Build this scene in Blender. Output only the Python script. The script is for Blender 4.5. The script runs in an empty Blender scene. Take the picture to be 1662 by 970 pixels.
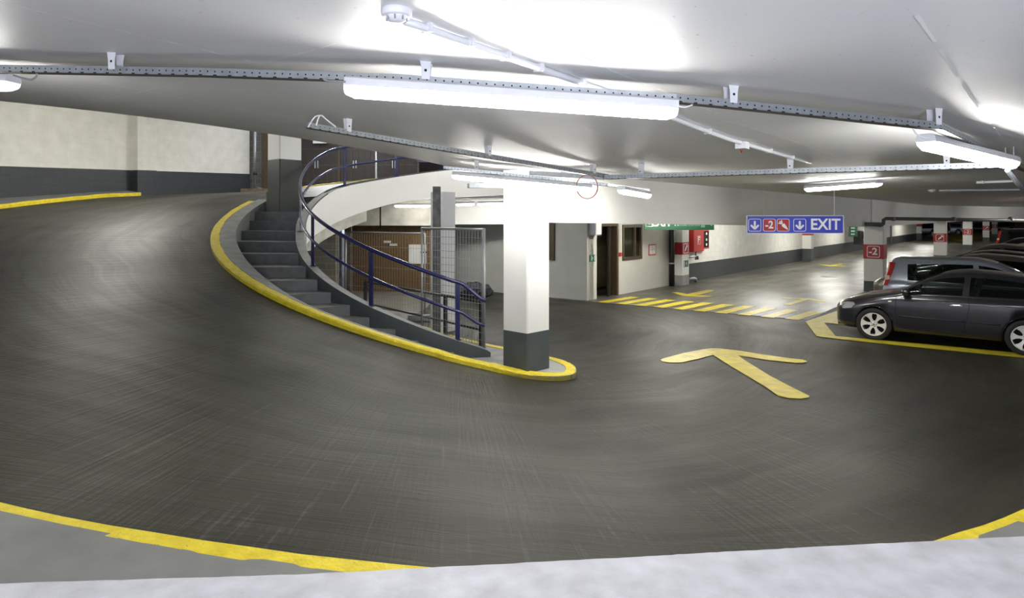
import bpy, bmesh, math, random
import numpy as np
from mathutils import Vector, Matrix
random.seed(7)
scene = bpy.context.scene
COL = scene.collection

# ------------------------------------------------------------------ camera, world, exposure
F, CX, HY, H = 1054.0, 831.0, 352.0, 2.35      # focal length in px, principal column, horizon row, eye height
cd = bpy.data.cameras.new('camera'); cam = bpy.data.objects.new('camera', cd); COL.objects.link(cam)
cam.location = (0, 0, H); cam.rotation_euler = (math.radians(90), 0, 0)
cd.sensor_width = 36; cd.lens = F/1662*36; cd.shift_y = -(485-HY)/1662
cd.clip_start = 0.05; cd.clip_end = 300
scene.camera = cam
w = bpy.data.worlds.new('world'); scene.world = w; w.use_nodes = True
w.node_tree.nodes['Background'].inputs[0].default_value = (0.78, 0.82, 0.96, 1)
w.node_tree.nodes['Background'].inputs[1].default_value = 0.85
scene.view_settings.view_transform = 'Standard'; scene.view_settings.look = 'None'
scene.view_settings.gamma = 1; scene.view_settings.use_curve_mapping = False
scene.view_settings.exposure = 0.28
LAMP_W = 62.0       # emission of the fluorescent diffusers

# added fill light behind the viewpoint; brightens the ceiling like an assumed flash
ld = bpy.data.lights.new('ceiling_fill', 'AREA'); ld.shape = 'DISK'; ld.size = 1.6; ld.energy = 190; ld.color = (.80, .84, 1.0)
lo = bpy.data.objects.new('ceiling_fill', ld); COL.objects.link(lo); lo.location = (.6, -2.4, 1.3); lo.rotation_euler = (math.radians(128), 0, 0)

# ------------------------------------------------------------------ the plan of the place
C = (-1.2057, 14.4615)            # centre of the helical ramp
RIN, ROUT = 4.98, 10.75
_t = [(200, 2.90), (210, 3.03), (222, 3.16), (235, 3.30), (250, 3.44), (268, 3.58), (285, 3.68), (320, 3.8), (400, 3.8)]
def zr(phi):
    """height of the ramp at the angle phi (degrees, clockwise from +x)"""
    if phi <= 190:
        t = (phi-75.757)/2.136
        sp = t if t > 30 else math.log1p(math.exp(t))
        return 0.026*H/2.6*2.136*sp
    tt = [(190, zr(190))]+_t
    return float(np.interp(phi, [a for a, b in tt], [b for a, b in tt]))
_c = [(-60, 2.98), (60, 2.99), (75, 3.03), (90, 3.25), (115, 3.55), (140, 4.0), (165, 4.7), (190, 5.4), (220, 6.2)]
def _smooth(tab, x, w=8):
    xs = np.linspace(x-w, x+w, 9)
    return float(np.mean(np.interp(xs, [a for a, b in tab], [b for a, b in tab])))
def zc(phi): return _smooth(_c, phi)
def pol(phi, r, z=0.0):
    a = math.radians(phi)
    return Vector((C[0]+r*math.cos(a), C[1]-r*math.sin(a), z))
def phi_of(x, y):
    p = math.degrees(math.atan2(-(y-C[1]), x-C[0])) % 360
    return p if p <= 300 else p-360
def gp(u, v, z=0.0):
    Y = (H-z)*F/(v-HY)
    return Vector(((u-CX)/F*Y, Y, z))
def dp(u, v, Y): return Vector(((u-CX)/F*Y, Y, H-(v-HY)/F*Y))
def ceil_at(x, y): return zc(phi_of(x, y))
def ceil_hit(u, v):
    y = 1.2
    while y < 40:
        x = (u-CX)/F*y; z = H-(v-HY)/F*y
        if z >= ceil_at(x, y): break
        y += .02
    return Vector((x, y, ceil_at(x, y)))
def under(u, v, drop):
    y = 1.2
    while y < 40:
        x = (u-CX)/F*y; z = H-(v-HY)/F*y
        if z >= ceil_at(x, y)-drop: break
        y += .01
    return Vector((x, y, z))
A = Vector((0.63, 0.777, 0)).normalized()      # direction of the hall's long wall
B = Vector((0.777, -0.63, 0)).normalized()     # direction of the parked cars
Z = Vector((0, 0, 1))
W0 = Vector((2.1, 18.2, 0))                    # corner of the long wall
def tA(u):
    k = (u-CX)/F
    return (k*18.2-2.1)/(A.x-A.y*k)

# ------------------------------------------------------------------ mesh builder
class MB:
    def __init__(s): s.v = []; s.f = []; s.m = []; s.mats = []; s.sm = []
    def mi(s, m):
        if m not in s.mats: s.mats.append(m)
        return s.mats.index(m)
    def add(s, vs, fs, m, smooth=False):
        o = len(s.v); s.v += [tuple(v) for v in vs]; k = s.mi(m)
        for f in fs: s.f.append(tuple(i+o for i in f)); s.m.append(k); s.sm.append(smooth)
        return s
    def box(s, c, size, m, x=Vector((1, 0, 0)), y=None, z=None):
        x = x.normalized(); z = Z if z is None else z; y = z.cross(x).normalized() if y is None else y
        c = Vector(c); a, b, d = size[0]/2, size[1]/2, size[2]/2
        vs = [c+x*i*a+y*j*b+z*k*d for i in (-1, 1) for j in (-1, 1) for k in (-1, 1)]
        return s.add(vs, [(0, 1, 3, 2), (4, 6, 7, 5), (0, 4, 5, 1), (2, 3, 7, 6), (0, 2, 6, 4), (1, 5, 7, 3)], m)
    def prism(s, pts, z0, z1, m, mside=None):
        """plan polygon extruded; z0, z1 numbers or lists"""
        n = len(pts); f0 = (lambda i: z0[i]) if isinstance(z0, (list, tuple)) else (lambda i: z0)
        f1 = (lambda i: z1[i]) if isinstance(z1, (list, tuple)) else (lambda i: z1)
        vs = [(p[0], p[1], f0(i)) for i, p in enumerate(pts)]+[(p[0], p[1], f1(i)) for i, p in enumerate(pts)]
        s.add(vs, [tuple(range(n, 2*n))], m); s.add(vs, [tuple(reversed(range(n)))]+[(i, (i+1) % n, n+(i+1) % n, n+i) for i in range(n)], mside or m)
        return s
    def tube(s, path, r, m, n=10, closed=False, caps=True, smooth=True):
        path = [Vector(p) for p in path]; k = len(path); vs = []
        up = Vector((0, 0, 1))
        for i, p in enumerate(path):
            a = path[(i-1) % k] if (i > 0 or closed) else p
            b = path[(i+1) % k] if (i < k-1 or closed) else p
            d = (b-a).normalized()
            x = d.cross(up)
            if x.length < .05: x = d.cross(Vector((0, 1, 0)))
            x.normalize(); y = d.cross(x).normalized()
            rr = r[i] if isinstance(r, (list, tuple)) else r
            vs += [p+x*rr*math.cos(2*math.pi*j/n)+y*rr*math.sin(2*math.pi*j/n) for j in range(n)]
        fs = []
        for i in range(k if closed else k-1):
            for j in range(n):
                a0 = i*n+j; a1 = i*n+(j+1) % n; b0 = ((i+1) % k)*n+j; b1 = ((i+1) % k)*n+(j+1) % n
                fs.append((a0, a1, b1, b0))
        s.add(vs, fs, m, smooth)
        if caps and not closed: s.add(vs, [tuple(range(n)), tuple(reversed(range((k-1)*n, k*n)))], m)
        return s
    def sweep(s, rings, m, closed_prof=True, caps=True, smooth=False, mats=None):
        """rings: list of equally long lists of points"""
        n = len(rings[0]); vs = [p for r in rings for p in r]
        rg = range(n) if closed_prof else range(n-1)
        for j in rg:
            fs = [(i*n+j, i*n+(j+1) % n, (i+1)*n+(j+1) % n, (i+1)*n+j) for i in range(len(rings)-1)]
            s.add(vs, fs, mats[j] if mats else m, smooth)
        if caps and closed_prof: s.add(vs, [tuple(reversed(range(n))), tuple(range((len(rings)-1)*n, len(rings)*n))], m)
        return s
    def lathe(s, prof, m, origin, axis, n=24, smooth=True, closed=False):
        axis = Vector(axis).normalized(); x = axis.orthogonal().normalized(); y = axis.cross(x)
        rings = [[Vector(origin)+axis*h+(x*math.cos(2*math.pi*j/n)+y*math.sin(2*math.pi*j/n))*r for r, h in prof] for j in range(n)]
        k = len(prof); vs = [p for r in rings for p in r]; fs = []
        for j in range(n):
            for i in range(k if closed else k-1):
                fs.append((j*k+i, ((j+1) % n)*k+i, ((j+1) % n)*k+(i+1) % k, j*k+(i+1) % k))
        return s.add(vs, fs, m, smooth)
    def poly(s, pts, m): return s.add(pts, [tuple(range(len(pts)))], m)
    def build(s, name, parent=None, root=None):
        me = bpy.data.meshes.new(name); me.from_pydata([tuple(v) for v in s.v], [], s.f)
        for m in s.mats: me.materials.append(m)
        for p, k, q in zip(me.polygons, s.m, s.sm): p.material_index = k; p.use_smooth = q
        bm = bmesh.new(); bm.from_mesh(me); bmesh.ops.remove_doubles(bm, verts=bm.verts, dist=1e-5)
        bmesh.ops.recalc_face_normals(bm, faces=bm.faces); bm.to_mesh(me); bm.free()
        o = bpy.data.objects.new(name, me); COL.objects.link(o)
        if parent is not None:
            r = parent
            while r.parent is not None: r = r.parent
            me.transform(r.matrix_basis.inverted()); o.parent = parent
        return o

def thing(name, label, cat, loc=(0, 0, 0), rotz=0, group=None):
    o = bpy.data.objects.new(name, None); COL.objects.link(o); o.empty_display_size = .2
    o.location = loc; o.rotation_euler = (0, 0, rotz); o['label'] = label; o['category'] = cat
    if group: o['group'] = group
    return o
def tag(o, label, cat, group=None):
    o['label'] = label; o['category'] = cat
    if group: o['group'] = group
    return o
def struct(o): o['kind'] = 'structure'; return o

# ------------------------------------------------------------------ materials
def mat(name, col, rough=.6, metal=0.0, noise=0.0, nscale=6.0, bump=0.0, bscale=60.0, spec=.5, emit=None, coat=0, detail=5):
    m = bpy.data.materials.new(name); m.use_nodes = True; nt = m.node_tree; b = nt.nodes['Principled BSDF']
    b.inputs['Base Color'].default_value = (*col, 1); b.inputs['Roughness'].default_value = rough
    b.inputs['Metallic'].default_value = metal; b.inputs['Specular IOR Level'].default_value = spec
    b.inputs['Coat Weight'].default_value = coat; b.inputs['Coat Roughness'].default_value = .08
    if noise or bump: tc = nt.nodes.new('ShaderNodeNewGeometry')
    if noise:
        n = nt.nodes.new('ShaderNodeTexNoise'); n.inputs['Scale'].default_value = nscale; n.inputs['Detail'].default_value = detail
        nt.links.new(tc.outputs['Position'], n.inputs['Vector'])
        r = nt.nodes.new('ShaderNodeMapRange'); r.inputs[1].default_value = .3; r.inputs[2].default_value = .7
        r.inputs[3].default_value = 1-noise; r.inputs[4].default_value = 1+noise
        nt.links.new(n.outputs['Fac'], r.inputs[0])
        mx = nt.nodes.new('ShaderNodeVectorMath'); mx.operation = 'SCALE'; mx.inputs[0].default_value = col
        nt.links.new(r.outputs[0], mx.inputs['Scale']); nt.links.new(mx.outputs[0], b.inputs['Base Color'])
    if bump:
        n2 = nt.nodes.new('ShaderNodeTexNoise'); n2.inputs['Scale'].default_value = bscale; n2.inputs['Detail'].default_value = 4
        nt.links.new(tc.outputs['Position'], n2.inputs['Vector'])
        bp = nt.nodes.new('ShaderNodeBump'); bp.inputs['Strength'].default_value = bump; bp.inputs['Distance'].default_value = .01
        nt.links.new(n2.outputs['Fac'], bp.inputs['Height']); nt.links.new(bp.outputs[0], b.inputs['Normal'])
    if emit: b.inputs['Emission Color'].default_value = (*emit[0], 1); b.inputs['Emission Strength'].default_value = emit[1]
    return m

class NG:
    """small helper for node graphs"""
    def __init__(s, m): s.nt = m.node_tree; s.b = s.nt.nodes['Principled BSDF']
    def put(s, inp, v):
        if v is None: return
        if isinstance(v, bpy.types.NodeSocket): s.nt.links.new(v, inp)
        else: inp.default_value = v
    def math(s, op, a, b=None, c=None):
        n = s.nt.nodes.new('ShaderNodeMath'); n.operation = op
        s.put(n.inputs[0], a); s.put(n.inputs[1], b); s.put(n.inputs[2], c); return n.outputs[0]
    def noise(s, vec, scale, detail=4, rough=.5):
        n = s.nt.nodes.new('ShaderNodeTexNoise'); s.nt.links.new(vec, n.inputs['Vector'])
        n.inputs['Scale'].default_value = scale; n.inputs['Detail'].default_value = detail; n.inputs['Roughness'].default_value = rough
        return n.outputs['Fac']
    def rng(s, v, a, b, c, d):
        n = s.nt.nodes.new('ShaderNodeMapRange'); s.put(n.inputs[0], v)
        for i, x in enumerate((a, b, c, d)): n.inputs[i+1].default_value = x
        return n.outputs[0]
    def comb(s, x, y, z=0.0):
        n = s.nt.nodes.new('ShaderNodeCombineXYZ'); s.put(n.inputs[0], x); s.put(n.inputs[1], y); s.put(n.inputs[2], z); return n.outputs[0]
    def pos(s):
        g = s.nt.nodes.new('ShaderNodeNewGeometry'); x = s.nt.nodes.new('ShaderNodeSeparateXYZ'); s.nt.links.new(g.outputs['Position'], x.inputs[0])
        return g.outputs['Position'], x.outputs[0], x.outputs[1], x.outputs[2]
    def mix(s, f, a, b):
        n = s.nt.nodes.new('ShaderNodeMix'); n.data_type = 'RGBA'; s.put(n.inputs[0], f)
        s.put(n.inputs[6], a); s.put(n.inputs[7], b); return n.outputs[2]
    def bump(s, h, st, dist=.01):
        n = s.nt.nodes.new('ShaderNodeBump'); n.inputs['Strength'].default_value = st; n.inputs['Distance'].default_value = dist
        s.nt.links.new(h, n.inputs['Height']); s.nt.links.new(n.outputs[0], s.b.inputs['Normal'])

def ramp_material():
    m = mat('ramp asphalt', (.05, .05, .045)); g = NG(m); P, x, y, z = g.pos()
    dx = g.math('SUBTRACT', x, C[0]); dy = g.math('SUBTRACT', y, C[1])
    r = g.math('SQRT', g.math('ADD', g.math('MULTIPLY', dx, dx), g.math('MULTIPLY', dy, dy)))
    ph = g.math('ARCTAN2', dy, dx)
    wob = g.noise(P, .35, 2)
    r2 = g.math('ADD', r, g.math('MULTIPLY', wob, 1.2))
    rings = g.noise(g.comb(g.math('MULTIPLY', r2, 2.6), g.math('MULTIPLY', ph, 1.3)), 1.0, 6, .65)     # tyre wear follows the bend
    fine = g.noise(g.comb(g.math('MULTIPLY', r2, 22.0), g.math('MULTIPLY', ph, 3.0)), 1.0, 3, .6)
    big = g.noise(P, .5, 3)
    groove = g.noise(g.comb(g.math('MULTIPLY', r, 1.0), g.math('MULTIPLY', ph, 230.0)), 1.0, 4, .6)     # broomed grooves across the lane
    groove2 = g.noise(g.comb(g.math('MULTIPLY', dx, 1.2), g.math('MULTIPLY', dy, 40.0)), 1.0, 3, .6)
    patch = g.rng(g.noise(P, .6, 3), .44, .60, .05, 1)
    gr = g.math('MULTIPLY', g.math('ADD', g.math('MULTIPLY', groove, .7), g.math('MULTIPLY', groove2, .3)), 1.0)
    v = g.math('ADD', g.math('MULTIPLY', rings, .35), g.math('ADD', g.math('MULTIPLY', big, .5), g.math('MULTIPLY', fine, .15)))
    c = g.mix(g.rng(v, .36, .66, 0, 1), (.011, .010, .005, 1), (.038, .036, .025, 1))
    gl = g.math('MULTIPLY', g.math('MULTIPLY', g.rng(gr, .54, .68, 0, 1), patch), .55)
    c = g.mix(gl, c, (.125, .122, .11, 1))
    g.nt.links.new(c, g.b.inputs['Base Color'])
    ro = g.rng(v, .35, .65, .60, .42); g.nt.links.new(ro, g.b.inputs['Roughness'])
    g.b.inputs['Specular IOR Level'].default_value = .33
    g.bump(g.math('ADD', g.math('MULTIPLY', gr, 1.0), g.math('MULTIPLY', fine, .12)), .8, .014)
    return m
def hall_material():
    m = mat('hall floor', (.1, .1, .09)); g = NG(m); P, x, y, z = g.pos()
    a = g.math('ADD', g.math('MULTIPLY', x, A.x), g.math('MULTIPLY', y, A.y))
    b = g.math('ADD', g.math('MULTIPLY', x, B.x), g.math('MULTIPLY', y, B.y))
    st = g.noise(g.comb(g.math('MULTIPLY', a, .35), g.math('MULTIPLY', b, 1.6)), 1.0, 5, .6)
    st2 = g.noise(P, .7, 4)
    v = g.math('ADD', g.math('MULTIPLY', st, .6), g.math('MULTIPLY', st2, .4))
    c = g.mix(g.rng(v, .35, .65, 0, 1), (.050, .047, .034, 1), (.11, .105, .082, 1))
    g.nt.links.new(c, g.b.inputs['Base Color']); g.nt.links.new(g.rng(v, .35, .65, .46, .30), g.b.inputs['Roughness'])
    return m
def block_material(name, col, col2, mortar, bw=.42, bh=.2, ax=A, bumpv=.3, rough=.75):
    m = mat(name, col, rough); g = NG(m); P, x, y, z = g.pos()
    a = g.math('ADD', g.math('MULTIPLY', x, ax.x), g.math('MULTIPLY', y, ax.y))
    n = g.nt.nodes.new('ShaderNodeTexBrick'); g.nt.links.new(g.comb(a, z), n.inputs['Vector'])
    n.inputs['Scale'].default_value = 1; n.inputs['Brick Width'].default_value = bw; n.inputs['Row Height'].default_value = bh
    n.inputs['Mortar Size'].default_value = .008; n.inputs['Mortar Smooth'].default_value = .3
    n.inputs['Color1'].default_value = (*col, 1); n.inputs['Color2'].default_value = (*col2, 1); n.inputs['Mortar'].default_value = (*mortar, 1)
    nz = g.rng(g.noise(P, 3, 5), .3, .7, .92, 1.06)
    mv = g.nt.nodes.new('ShaderNodeVectorMath'); mv.operation = 'SCALE'; g.nt.links.new(n.outputs['Color'], mv.inputs[0]); g.nt.links.new(nz, mv.inputs['Scale'])
    g.nt.links.new(mv.outputs[0], g.b.inputs['Base Color'])
    inv = g.math('SUBTRACT', 1.0, n.outputs['Fac'])
    g.bump(g.math('ADD', inv, g.math('MULTIPLY', g.noise(P, 60, 3), .3)), bumpv, .008)
    return m
def ceiling_material():
    m = mat('ceiling paint', (.62, .62, .63), .5); g = NG(m); P, x, y, z = g.pos()
    n = g.noise(P, .8, 4); sp = g.noise(P, 38, 2)
    c = g.mix(g.rng(n, .3, .7, 0, 1), (.79, .79, .80, 1), (.86, .86, .865, 1))
    c = g.mix(g.rng(sp, .72, .76, 0, .45), c, (.18, .18, .18, 1))
    g.nt.links.new(c, g.b.inputs['Base Color']); g.bump(g.noise(P, 3, 5), .15, .02)
    return m
def wood_material():
    m = mat('chipboard', (.15, .07, .02), .7); g = NG(m); P, x, y, z = g.pos()
    n = g.noise(g.comb(g.math('MULTIPLY', x, 12), g.math('MULTIPLY', z, 18)), 1.0, 5, .8)
    g.nt.links.new(g.mix(g.rng(n, .3, .7, 0, 1), (.065, .033, .009, 1), (.21, .12, .038, 1)), g.b.inputs['Base Color'])
    return m
def yellow_material():
    m = mat('yellow kerb paint', (.6, .5, .02), .5); g = NG(m); P, x, y, z = g.pos()
    n = g.noise(P, 9, 6, .7); n2 = g.noise(P, 50, 3)
    c = g.mix(g.rng(n, .3, .7, 0, 1), (.56, .43, .004, 1), (.78, .64, .03, 1))
    c = g.mix(g.rng(n2, .68, .74, 0, .8), c, (.2, .17, .05, 1))
    g.nt.links.new(c, g.b.inputs['Base Color']); g.bump(g.noise(P, 30, 4), .7, .02)
    return m

M_ramp = ramp_material(); M_hall = hall_material(); M_ceil = ceiling_material(); M_wood = wood_material(); M_yel = yellow_material()
M_mark = mat('yellow road paint', (.52, .43, .03), .45, noise=.22, nscale=5)
M_conc = mat('pale concrete', (.30, .30, .29), .75, noise=.22, nscale=4, bump=.3)
M_ledge = mat('whitewashed concrete', (.47, .47, .50), .7, noise=.17, nscale=9, bump=.7, bscale=25)
M_pave = mat('grey concrete', (.17, .17, .165), .7, noise=.15, nscale=3, bump=.3)
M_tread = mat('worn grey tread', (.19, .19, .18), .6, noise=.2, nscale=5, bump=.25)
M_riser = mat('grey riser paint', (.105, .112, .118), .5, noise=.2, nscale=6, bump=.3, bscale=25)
M_para = mat('slate grey paint', (.058, .068, .072), .5, noise=.12, nscale=4, bump=.25, bscale=30)
M_edge = mat('grey concrete kerb band', (.20, .205, .195), .6, noise=.2, nscale=6, bump=.3)
M_white = mat('white wall paint', (.80, .795, .76), .6, noise=.03, nscale=2, bump=.12, bscale=30)
M_fasc = mat('white render', (.80, .79, .75), .65, noise=.03, nscale=1.5, bump=.1, bscale=20)
M_dark = mat('dark grey skirting paint', (.065, .078, .083), .5, noise=.12, nscale=3, bump=.15, bscale=30)
M_dark2 = mat('dark green grey paint', (.038, .043, .036), .5, noise=.12, nscale=3, bump=.15, bscale=30)
M_wallblk = block_material('white painted blockwork', (.76, .755, .70), (.77, .765, .71), (.73, .725, .67), .42, .2, A, .12)
M_bandblk = block_material('charcoal painted blockwork', (.035, .04, .044), (.038, .043, .047), (.025, .029, .032), .42, .2, A, .2, .5)
M_block = block_material('bare concrete blocks', (.30, .28, .20), (.36, .335, .25), (.52, .50, .42), .34, .18, Vector((1, 0, 0)), .4)
M_block2 = block_material('grey concrete blocks', (.09, .085, .075), (.12, .115, .10), (.2, .19, .17), .3, .2, Vector((1, 0, 0)), .4)
M_plast = mat('grey beige plaster', (.43, .435, .40), .7, noise=.10, nscale=1.2, bump=.15, bscale=20)
M_rawbeam = mat('raw plaster beam', (.50, .48, .42), .8, noise=.25, nscale=2.5, bump=.3)
M_galv = mat('galvanised steel', (.42, .45, .48), .38, .85, noise=.12, nscale=20)
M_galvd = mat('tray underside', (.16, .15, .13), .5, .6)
M_hole = mat('punched hole', (.015, .015, .015), .8)
M_plw = mat('white plastic', (.80, .81, .84), .35)
M_plg = mat('grey plastic', (.25, .26, .28), .5)
M_steel = mat('rusty steel post', (.13, .125, .12), .6, .3, noise=.4, nscale=8, bump=.3)
M_fence = mat('fence galvanised tube', (.36, .37, .37), .45, .7)
M_blue = mat('navy blue gloss paint', (.006, .008, .075), .25, coat=.3)
M_black = mat('black paint', (.012, .012, .012), .4)
M_brown = mat('brown metal gate', (.020, .014, .012), .45, noise=.2, nscale=4)
M_brownf = mat('brown door frame', (.07, .045, .022), .5, noise=.15, nscale=6)
M_red = mat('red paint', (.50, .025, .02), .4); M_redc = mat('red column band', (.42, .03, .03), .5, noise=.08, nscale=6)
M_signb = mat('sign blue', (.055, .075, .50), .45); M_signw = mat('sign white', (.85, .85, .88), .5); M_signr = mat('sign red', (.42, .03, .035), .45)
M_green = mat('sign green', (.006, .09, .04), .5); M_greend = mat('dark sign green', (.008, .07, .03), .5)
M_tile = block_material('cream wall tiles', (.28, .26, .17), (.30, .28, .18), (.20, .19, .13), .2, .2, A, .2, .4)
M_paper = mat('paper', (.72, .72, .68), .7)
M_cloth = mat('crumpled cloth', (.035, .03, .04), .9, noise=.6, nscale=14)
M_tube = mat('fluorescent diffuser', (.9, .9, .9), .4, emit=((1.0, .985, .93), LAMP_W))
M_tube2 = mat('bright fluorescent diffuser', (.9, .9, .9), .4, emit=((1.0, .975, .90), LAMP_W*3.2))
M_cap = mat('frosted diffuser end', (.85, .85, .85), .4, emit=((1.0, .98, .93), 1.6))
M_glassw = mat('dim window glass', (.02, .022, .016), .08, noise=.3, nscale=2)

# ================================================================== SETTING
# --- floors
fl = MB(); e = .0
fl.prism([(-22, -4), (120, -4), (120, 150), (-22, 150)], -.3, 0, M_ramp)
struct(fl.build('floor'))
# level hall floor beyond the edge of the ramp surface
Q = gp(893, 484); Q1 = gp(1310, 519.5); Q2 = Q1+A*5
hf = MB(); hf.prism([Q, Q1, Q2, Q2+B*26, Q2+B*26+A*125, Q+A*130], .0005, .006, M_hall)
struct(hf.build('floor_hall'))
# --- helical ramp
rp = MB(); n = 150
for (r0, r1, a0, a1) in ((RIN-.1, ROUT+.05, 68, 300),):
    rings = []
    for i in range(n+1):
        ph = a0+(a1-a0)*i/n; z = zr(ph)+.002
        rr = r0 if ph < 186 else max(3.5, r0-(ph-186)*.1)
        ro = r1 if ph < 203 else min(18, r1+(ph-203)*.55)
        th = min(.28, z+.05) if ph < 150 else .28
        nn = 5
        rings.append([pol(ph, rr+(ro-rr)*k/nn, z) for k in range(nn+1)]+[pol(ph, ro, z-th), pol(ph, rr, z-th)])
    rp.sweep(rings, M_ramp, smooth=False, mats=[M_ramp]*5+[M_conc]*3)
o = rp.build('floor_ramp'); struct(o)

# --- footways outside the outer kerb
fw = MB(); rings = []
for i in range(91):
    ph = 28+(206-28)*i/90; z = zr(ph); zo = z+.10
    rise = .22 if ph > 150 else .04
    rings.append([pol(ph, ROUT+.1, zo), pol(ph, 13.2, zo+rise), pol(ph, 15.5, zo+rise), pol(ph, 15.5, zo-.4), pol(ph, ROUT+.1, zo-.4)])
fw.sweep(rings, M_pave)
struct(fw.build('floor_footway'))

# --- ceiling: underside of the ramp above, then level over the hall
ce = MB(); rings = []
for i in range(121):
    ph = 71.2+(222-71.2)*i/120; z = zc(ph); r0 = 3.3 if ph > 76 else 3.3+(76-ph)*.35
    rings.append([pol(ph, r0+(16-r0)*k/8, z) for k in range(9)]+[pol(ph, 16, z+.3), pol(ph, r0, z+.3)])
ce.sweep(rings, M_ceil, smooth=False)
P71 = pol(71.2, 16); Pin = pol(71.2, 4.98)
zz = zc(71.2)
E0 = Vector((11.1, 20.5, 0)); E1 = E0+A*160
ce.prism([(P71.x, P71.y), (Pin.x, Pin.y), (E0.x, E0.y), (E1.x, E1.y), (150, 80), (150, -4), (10, -4)],
         [zz, zz, 2.9, 2.85, 2.9, 2.98, 3.0], [zz+.3]*7, M_ceil)
CEO = struct(ce.build('ceiling')); bpy.context.view_layer.update()
def ceil_mesh(x, y):
    ok, p, n_, i_ = CEO.ray_cast(Vector((x, y, 1.0)), Vector((0, 0, 1)))
    return p.z if ok else ceil_at(x, y)
c2 = MB()   # ceiling over the aisle on the other side of the beam
c2.prism([(-3.4, 18.3), (-1.2, 18.1), (1.6, 16.9), (2.6, 14.4), (1.8, 12.0), (.6, 10.5), (11.1, 20.8), (E1.x, E1.y), (90, 150), (10, 60), (-3.4, 26)], 2.86, 3.0, M_ceil)
struct(c2.build('ceiling_hall'))

M_seamw = mat('white filler', (.96, .96, .96), .8)
# fine plaster seams seen on the ceiling
def seam(pts, wd=.009):
    m = MB(); P = []
    for (u0, v0), (u1, v1) in zip(pts[:-1], pts[1:]):
        for i in range(14): P.append(ceil_hit(u0+(u1-u0)*i/14, v0+(v1-v0)*i/14))
    P.append(ceil_hit(*pts[-1]))
    for i, (a, b) in enumerate(zip(P[:-1], P[1:])):
        if (i*7919) % 5 == 0: continue
        d = (b-a).normalized().cross(Z)*wd*(.4+.6*random.random())
        o = Vector((0, 0, -.006)); m.poly([a+o-d, a+o+d, b+o+d, b+o-d], M_seamw)
    return m
sm = []
for i, pts in enumerate([[(10, 3), (230, 55), (425, 102)], [(425, 101), (545, 68)], [(100, 166), (200, 155), (330, 122)], [(150, 130), (360, 170), (500, 193)],
                         [(705, 0), (870, 62), (1100, 155), (1165, 183)], [(1480, 8), (1585, 168), (1640, 240)], [(1165, 190), (1290, 228), (1380, 262)],
                         [(1120, 203), (1190, 195), (1290, 187)], [(930, 198), (1090, 262)]]):
    struct(seam(pts).build('trim_%d' % (i+1)))

# --- the white wall-top the picture is taken over
lg = MB(); L0 = gp(-150, 951, 1.32); L1 = gp(480, 932, 1.32); L2 = gp(1000, 905, 1.32); L3 = gp(1300, 888, 1.32); L4 = gp(1800, 863, 1.32)
edge = []
for (a, b) in zip((L0, L1, L2, L3), (L1, L2, L3, L4)):
    for i in range(24):
        p = a.lerp(b, i/24); p.y += random.uniform(-.0018, .0018); edge.append(p)
edge.append(L4)
lg.prism([(p.x, p.y) for p in edge]+[(L4.x+.3, .55), (L0.x-.3, .45)], 0, 1.32, M_ledge)
struct(lg.build('wall_near'))

# --- left wall of the upper landing
WL0 = Vector((-14.6, 11.0, 0)); WL1 = Vector((-9.82, 24.3, 0)); dWL = (WL1-WL0).normalized(); nWL = Vector((dWL.y, -dWL.x, 0))
def band_wall(name, p0, p1, zb0, zb1, hb, z1, th, mw, mb, side):
    m = MB(); d = (p1-p0).normalized(); nrm = Vector((d.y, -d.x, 0))*side
    q = [p0, p1, p1+nrm*th, p0+nrm*th]
    m.prism([(a.x, a.y) for a in q], [zb0-1.5, zb1-1.5, zb1-1.5, zb0-1.5], [zb0+hb, zb1+hb, zb1+hb, zb0+hb], mb)
    m.prism([(a.x, a.y) for a in q], [zb0+hb, zb1+hb, zb1+hb, zb0+hb], z1, mw)
    return m
mwl = block_material('white painted blockwork, landing', (.71, .70, .63), (.72, .71, .64), (.68, .67, .60), .42, .2, dWL, .12)
mbl = block_material('charcoal painted blockwork, landing', (.032, .036, .04), (.036, .041, .045), (.022, .026, .03), .42, .2, dWL, .2, .5)
m = band_wall('wall_left', WL0, WL1, 2.72, 3.28, .68, 7.4, .3, mwl, mbl, -1)
# shallow pilaster
k0 = WL0+dWL*((dp(209, 300, 1).x*0)+0)
def on_left_wall(u):
    k = (u-CX)/F; t = (k*WL0.y-WL0.x)/(dWL.x-k*dWL.y); return WL0+dWL*t, t
pa, ta = on_left_wall(212); pb, tb = on_left_wall(243)
zl = lambda t: 2.72+.56*t/(WL1-WL0).length
for (za, zb_, mm) in ((1, None, mbl), (None, 7.4, mwl)):
    q = [pa, pb, pb+nWL*.28, pa+nWL*.28]
    z0 = [zl(t)-1 if za else zl(t)+.68 for t in (ta, tb, tb, ta)]; z1 = [zl(t)+.68 for t in (ta, tb, tb, ta)] if za else 7.4
    m.prism([(a.x, a.y) for a in q], z0, z1, mm)
struct(m.build('wall_left'))
# end wall behind the landing: bare blocks, then brown gates
m = MB(); m.box((-10.0, 24.6, 4.5), (1.8, .3, 5.2), M_block2); m.box((2, 29.0, 5), (26, .3, 5), M_brown); struct(m.build('wall_back'))

# --- hall walls (along B then A)
def wall_seg(m, p, d, t0, t1, z0, z1, th, mm, side=1):
    a = p+d*t0; b = p+d*t1; nn = Vector((-d.y, d.x, 0))*side*th
    m.prism([(q.x, q.y) for q in (a, b, b+nn, a+nn)], z0, z1, mm)
m = MB()
wall_seg(m, W0, B, -6.4, 0, 0, 2.86, .35, M_plast, 1)
struct(m.build('wall_centre'))
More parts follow.
